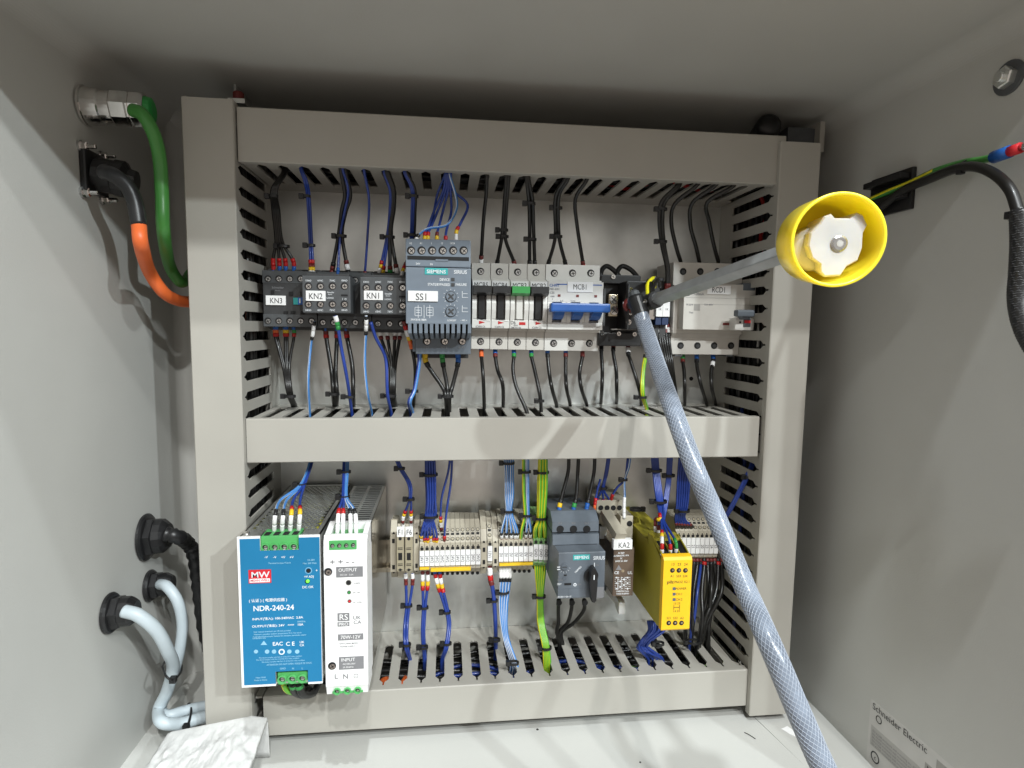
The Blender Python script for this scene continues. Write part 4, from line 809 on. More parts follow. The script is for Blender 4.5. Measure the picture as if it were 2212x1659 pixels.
g = [PL(346, 1262, 14), PL(362, 1268, 26), PL(384, 1300, 36), PL(394, 1350, 38), PL(388, 1405, 34), PL(378, 1445, 28), PL(362, 1495, 20), PL(348, 1530, 14), P(362, 1545, -86), P(395, 1536, -80), P(432, 1527, -72), P(478, 1518, -62)]
cable('conduit', 'pale grey conduit from the smallest gland, passing behind the other', 'conduit', g, 4.7, 'conduit', 16, G)
g = [PL(268, 1320, 16), PL(300, 1330, 28), PL(338, 1362, 38), PL(362, 1405, 40), PL(374, 1440, 36), PL(362, 1490, 26), PL(343, 1532, 17), P(350, 1560, -100), P(390, 1563, -94), P(430, 1552, -86), P(480, 1540, -74)]
cable('conduit', 'pale grey conduit from the lowest gland, in front of the other', 'conduit', g, 5.2, 'conduit', 16, G)
def loop(pts, r, label, head):
    pp = smooth([Vector(p) for p in pts]+[Vector(pts[0])], 6); b = MB(); b.tube(pp, r, 'black', 6, False); o = b.out('cable_tie', None, pp[0]); tag(o, label, 'cable tie', 'black cable ties round the wire bundles')
    b = MB(); h = Vector(head); b.box(h.x-2.5, h.x+2.5, h.y-2.5, h.y+2.5, h.z-2.5, h.z+2.5, 'black', .6); b.out('tie_head', o)
loop([PL(350, 1440, 30), PL(360, 1462, 46), PL(376, 1468, 48), PL(392, 1448, 36), PL(388, 1430, 18), PL(362, 1425, 16)], 1, 'black cable tie joining the two pale grey conduits below the glands', PL(374, 1468, 48))
loop([P(410, 1520, -70), P(413, 1536, -84), P(406, 1566, -100), P(397, 1572, -98), P(400, 1545, -76), P(406, 1522, -64)], 1, 'black cable tie round the conduits at the bottom of the left wall', P(402, 1570, -102))
# ------------------------------------------------------------------ right wall
t = thing('cable_mount', 'black plastic cable mount on the right wall behind the yellow knob', 'cable mount', PR(1925, 425))
c = PR(1925, 425); b = MB(); b.box(c.x, c.x-4, c.y-26, c.y+20, c.z-15, c.z+18, 'black', 1); b.out('base', t)
b = MB(); b.box(c.x-4, c.x-13, c.y-24, c.y+18, c.z+9, c.z+14, 'black', 1); b.out('clip', t); b = MB(); b.box(c.x-4, c.x-10, c.y-24, c.y+18, c.z-6, c.z-1, 'black', 1); b.out('clip', t)
g = [PR(1880, 432, 8), PR(1925, 412, 8), PR(1965, 396, 8), PR(2020, 370, 10), PR(2080, 352, 11), PR(2118, 346, 12), PR(2152, 339, 14)]
c_ = cable('earth_wire', 'green and yellow earth wire on the right wall with a blue and red lug', 'earth wire', g, 2.5, 'cablegreen', 10)
pp = smooth([Vector(p) for p in g[:4]], 6); b = MB(); b.tube([p+Vector((-1.3, 0, .3)) for p in pp], 1.5, 'wyellow', 6); b.out('yellow_stripe', c_)
b = MB(); b.tube([PR(2146, 340, 14), PR(2182, 327, 15)], 4, 'mblue', 12); b.out('lug_sleeve', c_); b = MB(); b.tube([PR(2180, 328, 15), PR(2205, 319, 15)], 3.4, 'redlogo', 12); b.out('lug_sleeve', c_)
b = MB(); b.tube([PR(2203, 320, 15), PR(2230, 312, 15)], 2.4, 'chrome', 10); b.out('lug', c_)
g = [PR(1900, 450, 8), PR(1950, 412, 9), PR(2005, 388, 12), PR(2060, 366, 15), PR(2105, 360, 18), PR(2148, 376, 22), PR(2182, 410, 26), PR(2200, 460, 28)]
cable('cable', 'plain black cable arching over the right wall into the braided hose', 'cable', g, 3.3, 'wblack', 14)
g = [PR(2204, 455, 28), PR(2206, 520, 28), PR(2203, 590, 28), PR(2200, 645, 28), PR(2212, 705, 28), PR(2244, 765, 24), PR(2296, 826, 20)]
bh = cable('braided_hose', 'black braided cable sleeve at the right edge of the photo', 'braided sleeve', g, 5.5, 'black', 16)
def braid(par, pp, r, m, n, turns, tr, name='braid'):
    # two sets of helical threads lying on the surface of a tube
    N = len(pp); L = [0]
    for a, c in zip(pp, pp[1:]): L.append(L[-1]+(c-a).length)
    fr = []; nrm = None
    for i in range(N):
        t_ = (pp[min(i+1, N-1)]-pp[max(i-1, 0)]).normalized()
        nrm = Vector((0, 0, 1)) if nrm is None else nrm
        nrm = (nrm-t_*nrm.dot(t_)).normalized(); fr.append((nrm, t_.cross(nrm)))
    b = MB(); M_ = int(L[-1]/1.6)
    for sg in (1, -1):
        for j in range(n):
            q = []; i = 0
            for s_ in range(M_+1):
                d = L[-1]*s_/M_
                while i < N-2 and L[i+1] < d: i += 1
                f = (d-L[i])/max(1e-6, L[i+1]-L[i]); p_ = pp[i].lerp(pp[i+1], f); a_ = fr[i][0].lerp(fr[i+1][0], f); c_ = fr[i][1].lerp(fr[i+1][1], f)
                an = 2*math.pi*j/n+sg*2*math.pi*turns*d/L[-1]+(0 if sg > 0 else .2); q.append(p_+(a_*math.cos(an)+c_*math.sin(an))*r)
            b.tube(q, tr, m, 4, False)
    return b.out(name, par)
braid(bh, smooth([Vector(p) for p in g], 8), 5.55, 'charcoal', 9, 9, .32)
tie(2196, 466, PR(2196, 466, 26).y, 10, 'black cable tie where the braided sleeve begins on the right wall')
tie(2086, 358, PR(2086, 358, 13).y, 11, 'black cable tie holding earth wire and black cable on the right wall', ax=(0, 1, -.1))
c = PR(2181, 168); t = thing('wall_bolt', 'dark nut on a round washer high on the right wall', 'bolt', c); b = MB(); b.cyl(c, (-1, 0, 0), 11, 1.6, 'darkgrey', 28, .5); b.out('washer', t)
b = MB(); b.cyl(c+Vector((-1.6, 0, 0)), (-1, 0, 0), 7, 5, 'zinc', 6, .8); b.cyl(c+Vector((-6, 0, 0)), (-1, 0, 0), 3.5, 3, 'zinc', 14, .5); b.out('nut', t)
# sticker on the right wall: text runs towards the opening
def sticker():
    A = P(1881, 1509, X=XR-.1); B_ = P(2062, 1659, X=XR-.1); dn = P(1875, 1630, X=XR-.1)
    y0, z0 = A.y, A.z; W_ = 150; H_ = 78; t = thing('rating_sticker', 'torn pale rating sticker low on the right wall', 'sticker', (XR, y0, z0)); b = MB()
    sl = (B_.z-A.z)/(B_.y-A.y)
    Zt = lambda y, d: z0+(y-y0)*sl-d
    def strip(ya, yb, d0, d1, m, off): b.prism([(ya, Zt(ya, d0)), (yb, Zt(yb, d0)), (yb, Zt(yb, d1)), (ya, Zt(ya, d1))], XR-off, XR-off-.1, m, 'x')
    strip(y0, y0-W_, 0, H_, 'sticker', 0); b.out('paper', t); b = MB()
    strip(y0-3, y0-W_, 22, 40, 'stickergrey', .12); strip(y0-60, y0-W_, 14, 22, 'greywhite', .12); strip(y0-70, y0-100, 4.5, 12, 'greywhite', .12)
    ax = Matrix(((0, 0, -1, 0), (-1, 0, 0, 0), (0, 1, 0, 0), (0, 0, 0, 1))); sh = Matrix.Shear('XZ', 4, (0, 0))
    def tx(s_, y, d, h, m='ink', wx=1.):
        me = tmesh(s_, 'LEFT'); k = h/.7; ang = math.atan(-sl)
        Mx = Matrix.Translation((XR-.3, y, Zt(y, d))) @ Matrix.Rotation(ang, 4, 'X').inverted() @ ax @ Matrix.Diagonal((k*wx, k, k, 1)); b.mesh(me, Mx, m)
    tx('Schneider Electric', y0-3, 7, 5.6); tx('Made in France  IP66 IK10', y0-62, 19, 3.6); tx('NSYCRN  65300', y0-62, 27, 3.2, 'inkgrey')
    for i in range(5): tx('EN 62208 enclosure wall mounting acc. IEC', y0-5, 27+3*i, 1.9, 'inkgrey')
    for yy, d, r_ in ((y0-11, 12.5, 3.4), (y0-10, 48, 5)):
        for a in range(20):
            q0, q1 = a*math.pi/10, (a+1)*math.pi/10; cy_, cz_ = yy, Zt(yy, d)
            b.prism([(cy_+math.cos(q0)*r_, cz_+math.sin(q0)*r_), (cy_+math.cos(q1)*r_, cz_+math.sin(q1)*r_), (cy_+math.cos(q1)*r_*.78, cz_+math.sin(q1)*r_*.78), (cy_+math.cos(q0)*r_*.78, cz_+math.sin(q0)*r_*.78)], XR-.25, XR-.35, 'ink', 'x')
    tx('c', y0-9, 50, 4); tx('Listed enclosure  type 4X, 12', y0-20, 55, 4); tx('File E 189 300', y0-20, 62, 3)
    b.out('lettering', t)
sticker()
# catch hardware at the top corners of the plate
c = P(1782, 362, -20); t = thing('catch_block', 'black block with silver screw ends beside the top of the right duct', 'bracket', c); b = MB(); b.box(c.x-9, c.x+8, -8, -34, c.z-10, c.z+10, 'black', 1); b.out('block', t)
for dz in (13, -14): b = MB(); b.cyl((c.x-6, -24, c.z+dz), (1, -.2, .25 if dz > 0 else 0), 2.2, 11, 'chrome', 12, .5); b.out('screw', t)
c = P(1672, 280, -70); b = MB(); b.lathe(c+Vector((0, 30, 2)), (-.15, -1, .05), [(0, 9), (26, 12), (30, 11), (33, 7)], 'black', 20); tag(b.out('rubber_bung', None, c), 'dark rubber bung resting on the right end of the top duct', 'bung')
c = P(1728, 300, -60); b = MB(); b.box(c.x-14, c.x+14, -20, -62, c.z-12, c.z+10, 'darkgrey', .8); b.box(c.x+14, c.x+19, -20, -70, c.z-14, c.z+14, 'duct', .5); tag(b.out('mounting_bracket', None, c), 'grey bracket standing on top of the right wire duct', 'bracket')
c = P(512, 196, -70); t = thing('mounting_bracket', 'small steel bracket with a bolt on top of the left wire duct', 'bracket', c); b = MB(); b.box(c.x-6, c.x+8, -20, -76, c.z-12, c.z-8, 'zinc', .4); b.box(c.x-6, c.x-4, -20, -60, c.z-9, c.z+9, 'zinc', .3); b.out('angle', t); b = MB(); b.cyl((c.x+1, -70, c.z-8), (0, 0, 1), 4.5, 7, 'darkred', 10, 1); b.out('bolt', t)
# ------------------------------------------------------------------ yellow knob on its shaft
ca = P(1763, 523, -308); cb = P(1806, 519, -330); ax = (cb-ca).normalized(); Ld = (cb-ca).length+3
t = thing('rotary_handle', 'bright yellow cup shaped handle seen from behind on a long grey square shaft', 'rotary handle', ca)
b = MB(); b.lathe(ca, ax, [(0, 4), (0, 20.5), (.8, 21.8), (Ld-1, 23.6), (Ld, 23.4), (Ld, 22.0), (Ld-1, 21.8), (2.6, 20), (2.2, 3)], 'knobyellow', 56, True); b.out('cup', t)
u = ax.cross(Vector((0, 0, 1))).normalized(); v = u.cross(ax)*-1 if u.cross(ax).z < 0 else u.cross(ax); u = v.cross(ax)*1
if u.x < 0: u = -u
b = MB(); pts = [(-13, 4), (-9, 8.5), (-7, 12), (-4, 13), (-2, 11), (5, 11), (8, 13.6), (11, 12.4), (13.5, 8), (12, 4), (12.5, -3), (11, -9), (6, -12), (3.5, -16.5), (-4, -17), (-6, -15), (-6.5, -11), (-11, -8), (-13.5, -2)]
n = len(pts); o_ = ca+ax*(Ld-6)+u*2-v*.5; o1 = ca+ax*2.5
pts = [(x*1.06, y*1.06) for x, y in pts]
vs_ = [o_+u*x*.95+v*y*.95 for x, y in pts]+[o1+u*x*.8+v*y*.8 for x, y in pts]+[o_-ax*1.0+u*x+v*y for x, y in pts]
b.add(vs_, [tuple(range(n))]+[(i, (i+1) % n, 2*n+(i+1) % n, 2*n+i) for i in range(n)]+[(2*n+i, 2*n+(i+1) % n, n+(i+1) % n, n+i) for i in range(n)], 'nylon')
b.lathe(o1-u*5-v*4, ax, [(0, 12), (8, 11.5), (10, 10)], 'nylon', 30); b.out('hub', t)
b = MB(); b.lathe(o_+u*1-v*1, ax, [(-.5, 4.2), (.6, 4.2), (1.2, 3.2)], 'steel', 20, False); b.lathe(o_+u*1-v*1+ax*1.0, ax, [(0, 1.7), (.35, 1.7)], 'zinc', 12, False); b.out('screw', t)
b = MB(); p = ca+ax*2.8-u*15.2+v*10; b.lathe(ca+ax*(Ld*.55)-u*19.6+v*6.5, (u*1-v*.35+ax*.2), [(0, 2), (1.0, 2)], 'debris', 14, False); b.out('pin_hole', t)
s0, s1 = P(1404, 652, -112), ca+ax*1; d = (s1-s0).normalized(); su = d.cross(Vector((0, 0, 1))).normalized(); sv = su.cross(d); h_ = 4.0; b = MB()
cr = [(1, .28), (.28, 1), (-.28, 1), (-1, .28), (-1, -.28), (-.28, -1), (.28, -1), (1, -.28)]
cr = [(x*h_*1.05, y*h_*1.05) for x, y in ((1, .85), (.85, 1), (-.85, 1), (-1, .85), (-1, -.85), (-.85, -1), (.85, -1), (1, -.85))]
ro = math.radians(28); cr = [(x*math.cos(ro)-y*math.sin(ro), x*math.sin(ro)+y*math.cos(ro)) for x, y in cr]
b.add([s0+su*x+sv*y for x, y in cr]+[s1+su*x+sv*y for x, y in cr], [tuple(range(8)), tuple(range(15, 7, -1))]+[(i, (i+1) % 8, 8+(i+1) % 8, 8+i) for i in range(8)], 'shaft'); b.out('square_shaft', t)
b = MB(); b.lathe(s0-d*22, d, [(0, 6.5), (20, 6.5), (22, 7.5), (34, 7.5), (36, 5.8)], 'charcoal', 14, False); b.out('shaft_socket', t)
# ------------------------------------------------------------------ braided hose
HP = [P(1383, 676, -122), P(1396, 715, -132), P(1424, 800, -182), P(1457, 894, -232), P(1500, 1010, -256), P(1552, 1130, -268), P(1612, 1275, -292), P(1663, 1391, -322), P(1722, 1530, -338), P(1779, 1659, -350), P(1850, 1800, -362)]
pp = smooth(HP, 10); b = MB(); b.tube(pp, 6.3, 'hosebody', 28); hose = b.out('braided_hose', None, pp[0]); tag(hose, 'translucent blue grey hose with white braiding hanging across the cabinet', 'hose')
pq = []
for a, c in zip(pp, pp[1:]): pq += [a, a.lerp(c, .5)]
braid(hose, pq+[pp[-1]], 6.34, 'thread', 15, 8, .17)
dv = (pp[0]-pp[3]).normalized(); b = MB(); b.lathe(pp[1], dv, [(0, 6.8), (3, 7.1), (15, 7.3), (17, 6.8)], 'black', 22, False); b.lathe(pp[1]+dv*17, dv, [(0, 5.5), (4, 5), (6, 3)], 'darkgrey', 12, False); b.out('end_sleeve', hose)
b = MB(); b.lathe(pp[1]+dv*9+Vector((4, -6.5, 3)), (.3, -1, .4), [(0, 2), (1.4, 1.6)], 'chrome', 10, False); b.out('crimp_screw', hose)
for i, (c_, x0_, x1_, nm) in enumerate((('wyellow', 1399, 1413, 'yellow'), ('wblack', 1408, 1424, 'black'), ('wblack', 1392, 1400, 'shorter black'))):
    g = [P(1392+3*i, 662, -118), P(1398+5*i, 640, -112), P(x0_+6*i, 614, -100), P(x1_, 600+3*i, -86), P(x1_+2, 620, -72)]
    tag(MB().tube(smooth(g), 1.7, c_, 8).out('wire', None, g[0]), f'{nm} wire looping out of the top end of the braided hose', 'wire', 'wires looping out of the hose end')
tie(1424, 604, -88, 9, 'dark grommet like tie round the loop of wires above the hose end')
# ------------------------------------------------------------------ foam sheet and bits on the floor
def foam():
    A, B_, C_ = P(368, 1584, -122), P(540, 1553, -124), P(568, 1560, -126)
    nx_, ny_ = 100, 100; vs_ = []; fs = []
    for j in range(ny_+1):
        for i in range(nx_+1):
            u, v = i/nx_, j/ny_; x = A.x-5+u*(C_.x-A.x+7)-4*v*(1-u)+2*math.sin(6*v+1)*(1-u)
            uu = max(0, min(1, (x-A.x)/(B_.x-A.x))); zr = A.z+(B_.z-A.z)*uu if x < B_.x else B_.z+(C_.z-B_.z)*min(1, (x-B_.x)/(C_.x-B_.x+.1))
            if x < A.x: zr = A.z-(A.x-x)*.5
            if v < .1: y = -116-60*v*.6; z = ZF+2.5+(zr-ZF-2.5)*math.sin(v/.1*math.pi/2)
            else:
                t = (v-.1)/.9; y = -120-t*150; z = ZF+6+(zr-ZF-6)*(1-t)**1.2+4.5*math.sin(math.pi*t)
                f = min(1, t*6); z += f*(4*mnoise.noise(Vector((3*u, 4*t, .3)))+2.4*abs(mnoise.noise(Vector((7*u, 9*t, 2.3))))+1.8*mnoise.noise(Vector((17*u, 19*t, 5.3)))+.9*mnoise.noise(Vector((39*u, 41*t, 1.3))))
            if i == nx_: z = max(ZF+2, z-3)
            vs_.append((x, y, max(z, ZF+2)))
    for j in range(ny_):
        for i in range(nx_): a = j*(nx_+1)+i; fs.append((a, a+1, a+nx_+2, a+nx_+1))
    b = MB(); b.add(vs_, fs, 'foam', True); o = b.out('foam_sheet', None, (A.x, A.y, ZF)); tag(o, 'crumpled white foam packing sheet on the floor at bottom left', 'foam sheet')
    m = o.modifiers.new('thick', 'SOLIDIFY'); m.thickness = 1.2*S
foam()
zf = ZF+1.8
for (x, y, r_, l_) in ((1161, 1576, 1.3, 'small black crumb on the floor below the middle of the bottom duct'), (1383, 1647, .9, 'tiny black speck on the floor at the lower edge, left of the hose')):
    p = P(x, y, Z=zf); b = MB(); b.lathe(p, (0, 0, 1), [(0, r_), (.5, r_*.8), (.9, r_*.3)], 'debris', 7, False); tag(b.out('crumb', None, p), l_, 'crumb')
g = [P(1608, 1582, Z=zf+.4), P(1620, 1588, Z=zf+.7), P(1632, 1596, Z=zf+.4)]; b = MB(); b.tube(smooth(g), .35, 'debris', 5); tag(b.out('wire_offcut', None, g[0]), 'short dark wire offcut on the floor left of the hose', 'offcut')
p = P(1708, 1580, Z=zf+.2); b = MB(); b.prism([(p.x-7, p.y+4), (p.x+1, p.y+7), (p.x+4, p.y-1), (p.x+8, p.y-3), (p.x+2, p.y-9), (p.x-3, p.y-4)], p.z, p.z+.3, 'label', 'z'); tag(b.out('paper_scrap', None, p), 'torn white paper scrap on the floor near the right corner', 'paper scrap')
# ------------------------------------------------------------------ wires above the upper devices (from the top duct)
GT, GM, GL, GB = 'wires between the top duct and the upper devices', 'wires between the upper devices and the middle duct', 'wires between the middle duct and the lower devices', 'wires between the lower devices and the bottom duct'
OL = ('leftmost', 'second from left', 'third from left', 'fourth from left', 'fifth from left', 'sixth from left', 'seventh from left', 'rightmost')
def up(c, pts, label, sl, **k): return wire(c, pts, label, sl, 0, group=GT, **k)
for i, (a, e) in enumerate(((0, 590), (4, 603), (8, 616), (13, 633))):
    up('black', [(612+i*2, 371, 'T'), (588+i*3, 410, -84), (590+i*4, 455, -66), (596+a*1.0, 520, -56), (e, 560+i, -52), (e+1.5, 592, -50)], f'{OL[i]} of four black wires falling into contactor KN3', 'bbrr' if i in (1, 2, 3) else 'brrr', r=1.5)
for i in range(2): up('blue', [(649+i*3, 364, 'T'), (658+i*5, 392, -88), (664+i*5, 430, -74), (669+i*5, 527, -60), (671+i*6, 598, -66)], f'{("left", "right")[i]} blue wire of the pair falling into contact block KN2', 'Wynr')
up('black', [(736, 365, 'T'), (745, 420, -82), (738, 455, -74), (731, 510, -62), (716, 592, -60)], 'black wire left of the blue one above contact block KN2', 'nnk', r=1.8)
up('blue', [(740, 364, 'T'), (752, 410, -84), (744, 460, -74), (735, 510, -64), (729, 604, -70)], 'blue wire with an orange tip above contact block KN2', 'obb')
up('black', [(745, 366, 'T'), (757, 420, -80), (746, 460, -72), (739, 510, -62), (753, 592, -60)], 'black wire with a white sleeve above the right end of contact block KN2', 'kWn', r=1.8)
up('blue', [(786, 366, 'T'), (797, 430, -80), (794, 508, -66), (788, 594, -60)], 'lone thin blue wire falling just left of contact block KN1', 'n')
for i, (c, e, sl, tx) in enumerate((('blue', 817, 'kWyr', 'blue wire with white and yellow sleeves'), ('blue', 826, 'nyr', 'blue wire with a yellow sleeve'), ('black', 843, 'kgn', 'black wire with a dark green sleeve'), ('black', 860, 'kWn', 'black wire bending to the right'))):
    up(c, [(829+i*3, 371, 'T'), (842+i*3, 410, -84), (842+i*3, 450, -74), (836+i*3, 508, -64), (e, 600, -62)], tx+' falling into contact block KN1', sl, r=1.2 if c == 'blue' else 1.8)
for i in range(3): up(('blue', 'blue', 'black')[i], [(873+i*3, 371, 'T'), (889+i*4, 410, -86), (889+i*4, 465, -74), (887+i*4, 520, -60), (884+i*4, 580, -40)], ('left blue', 'right blue', 'black')[i]+' wire of three dropping behind the left edge of the soft starter', '')
up('black', [(887, 520, -60), (879, 560, -66), (870, 585, -72), (866, 604, -78)], 'short black wire end with red, yellow and white sleeves left of the soft starter', 'nWyrn')
for i, (c, mx, my, ex, ey, sl) in enumerate((('wb', 985, 450, 897, 524, 'Wk'), ('blue', 938, 455, 918, 526, 'yyr'), ('blue', 943, 462, 925, 526, 'yyr'), ('blue', 957, 455, 944, 526, 'yyn'), ('blue', 975, 455, 963, 526, 'or'), ('blue', 1010, 442, 985, 526, 'nWyr'))):
    g = [(959+i*3, 374, 'T'), (953+i*5, 410, -90), (mx, my, -92)]
    if i == 0: g = [(971, 374, 'T'), (984, 420, -92), (986, 452, -94), (965, 486, -98), (925, 494, -100), (904, 508, -102), (897, 526, -104)]
    elif i == 5: g += [(996, 480, -98), (986, 500, -102), (985, 528, -104)]
    else: g += [((mx+ex)/2-2, 488, -98), (ex, 505, -102), (ex, 528, -104)]
    up(c, g, ('white and blue striped wire curling across the others above the soft starter', 'first of the plain blue wires from the left above the soft starter', 'second of the plain blue wires from the left above the soft starter', 'third of the plain blue wires from the left above the soft starter', 'fourth of the plain blue wires, with an orange sleeve, above the soft starter', 'blue wire bowing out to the right above the soft starter')[i], sl)
up('blue', [(962, 374, 'T'), (945, 420, -82), (935, 470, -88), (926, 500, -98), (922, 526, -100)], 'dark blue wire behind the others above the soft starter', 'nn')
for x0, y0, mid, ex, sl, nm in (
    (1052, 378, [(1050, 420, -84), (1044, 480, -66)], 1039, 'bWn', 'breaker MCB5'),
    (1094, 380, [(1090, 430, -82), (1085, 500, -64), (1082, 525, -58)], 1074, 'yk', 'breaker MCB4'),
    (1099, 380, [(1095, 430, -82), (1091, 500, -64), (1094, 525, -58)], 1111, 'nn', 'the green handled breaker MCB3'),
    (1137, 382, [(1142, 430, -82), (1144, 480, -66)], 1144, 'yk', 'the left hole of breaker MCB2'),
    (1141, 382, [(1150, 430, -82), (1152, 480, -66)], 1155, 'yk', 'the right hole of breaker MCB2'),
    (1222, 384, [(1200, 425, -82), (1200, 500, -62), (1196, 530, -56)], 1185, 'nk', 'the first pole of breaker MCB1'),
    (1228, 384, [(1207, 425, -82), (1207, 500, -62), (1211, 530, -56)], 1221, 'nk', 'the second pole of breaker MCB1'),
    (1268, 387, [(1243, 430, -80), (1247, 490, -62)], 1259, 'rn', 'the third pole of breaker MCB1')):
    up('black', [(x0, y0, 'T')]+mid+[(ex, 568, -46), (ex, 580, -40)], 'black wire from the top duct into '+nm, 'kk'[:1]+sl, r=1.75)
for i in range(2): up('black', [(1464+i*5, 398, 'T'), (1430+i*7, 435, -86), (1424+i*7, 475, -76), (1430+i*5, 530, -66), (1441+i*3, 585, -60), (1438+i*5, 648, -58)], f'{("left", "right")[i]} of two black wires dropping in front of the narrow dark blue terminals', 'kWnn', r=1.9)
for i, (x0, y0, mid, ex) in enumerate(((1509, 396, [(1458, 440, -82), (1450, 482, -68), (1461, 535, -56)], 1471), (1548, 397, [(1496, 438, -82), (1491, 485, -68), (1503, 532, -56)], 1511), (1586, 400, [(1528, 437, -82), (1532, 480, -68), (1542, 530, -56)], 1552))):
    up('black', [(x0, y0, 'T')]+mid+[(ex, 568, -46), (ex, 582, -40)], f'{("left", "middle", "right")[i]} of three black wires running into the top of residual current device RCD1', 'kn' if i < 2 else 'kW', r=1.9)
for i, (xa, xb) in enumerate(((1297, 1340), (1332, 1378))):
    tag(MB().tube(smooth([P(xa, 596, -44), P(xa+4, 582, -40), P(xa+14, 575, -38), P(xb-14, 584, -40), P(xb, 600, -44)]), 2.4, 'wblack', 10).out('jumper_loop', None, P(xa, 596, -44)), f'{("left", "right")[i]} black cable loop arching over the top of the isolator', 'cable', 'black loops on top of the isolator')
for x, y, d, r, nm in ((590, 424, -80, 9, 'bundled black wires at the top left corner, upper'), (612, 532, -56, 12, 'bundled black wires just above contactor KN3'), (662, 424, -76, 7, 'pair of blue wires above contact block KN2, upper'), (671, 530, -60, 8, 'pair of blue wires above contact block KN2, lower'), (736, 510, -64, 11, 'mixed wires above contact block KN2'), (840, 512, -64, 11, 'mixed wires above contact block KN1'), (893, 424, -84, 9, 'blue wires left of the soft starter, upper'), (889, 508, -64, 9, 'blue wires left of the soft starter, lower'), (1087, 497, -64, 9, 'fork of wires to MCB4 and MCB3, upper'), (1088, 511, -61, 9, 'fork of wires to MCB4 and MCB3, lower'), (1148, 517, -62, 9, 'two wires of breaker MCB2, lower'), (1146, 440, -80, 9, 'two wires of breaker MCB2, upper'), (1204, 449, -74, 9, 'forked wires of breaker MCB1, upper'), (1204, 511, -62, 9, 'forked wires of breaker MCB1, lower'), (1430, 452, -82, 9, 'two black wires right of the isolator, upper'), (1430, 522, -68, 9, 'two black wires right of the isolator, lower')):
    tie(x, y, d, r, 'black cable tie round the '+nm)
# ------------------------------------------------------------------ wires below the upper devices (to the middle duct)
def dn(c, pts, label, sl, **k): return wire(c, pts, label, sl, 1, group=GM, **k)
for i, (x, sl) in enumerate(((594, 'bor'), (615, 'byr'), (634, 'bgr'))):
    for j in range(2 if i < 2 else 1): dn('black', [(x+j*4, 703, -52), (x+1+j*4, 728, -50), (611+i*7+j*3, 790, -54), (622+i*4+j*2, 850, -62), (632+i*4+j*2, 879, 'M')], f'black wire from beneath contactor KN3 with {("orange", "yellow", "green")[i]} sleeve'+(', behind its twin' if j else ''), sl, r=1.4)
dn('wb', [(679, 694, -76), (676, 720, -74), (671, 750, -70), (666, 820, -76), (669, 892, 'M')], 'white and blue wire hanging alone between contactors KN3 and KN2', 'kWWk')
for i, x in enumerate((704, 727)): dn('black', [(x, 706, -50), (x+1, 730, -50), (716+i*9, 800, -56), (720+i*8, 850, -62), (722+i*5, 877, 'M')], f'{("left", "right")[i]} of two black wires with dark red sleeves under contactor KN2', 'bnr', r=2.0)
dn('blue', [(724, 682, -100), (729, 700, -98), (737, 750, -92), (750, 820, -86), (760, 892, 'M')], 'blue wire with a green sleeve crossing down from contact block KN2', 'Wgg', r=1.5)
dn('black', [(747, 706, -50), (750, 730, -50), (761, 790, -56), (763, 850, -62), (764, 878, 'M')], 'black wire with a dark red sleeve right of the blue wire under contactor KN2', 'bnr', r=2.0)
dn('wb', [(791, 682, -100), (791, 705, -96), (788, 784, -88), (794, 850, -86), (803, 892, 'M')], 'white and blue wire hanging under the left edge of contact block KN1', 'kWWk')
dn('blue', [(801, 696, -90), (812, 730, -84), (833, 775, -78), (837, 850, -80), (845, 892, 'M')], 'blue wire slanting down under contact block KN1', '', r=1.5)
for i, x in enumerate((822, 837, 853, 864)): dn('black', [(x, 706, -50), (x, 726, -50), (842+i*4, 790, -56), (843+i*3, 850, -62), (844+i*4, 878, 'M')], f'{OL[i]} of four black wires under contactor KN1', 'bWn', r=1.6)
dn('black', [(872, 692, -82), (878, 712, -78), (889, 750, -70), (897, 800, -68), (893, 879, 'M')], 'black wire with red, white, yellow and orange sleeves left of the soft starter', 'nrWyoo', r=1.7, sleeve=4.4)
for i, c in enumerate(('blue', 'wb')): dn(c, [(890+i*6, 706, -84), (898+i*6, 735, -80), (905+i*2, 775, -78), (895+i*2, 840, -80), (883+i*3, 868, -84), (887+i*5, 892, 'M')], ('plain blue', 'striped blue')[i]+' wire beside the lower part of the soft starter', '', r=1.4)
for i, (x, sl) in enumerate(((922, 'yyk'), (957, 'ggk'), (989, 'bbk'))): dn('black', [(x-4+2*i, 762, -66), (x, 786, -64), (955+i*11, 835, -66), (963+i*4, 858, -70), (965+i*3, 890, 'M')], f'black wire with a {("yellow", "green", "blue")[i]} sleeve under the soft starter', sl, r=2.0, sleeve=4.4)
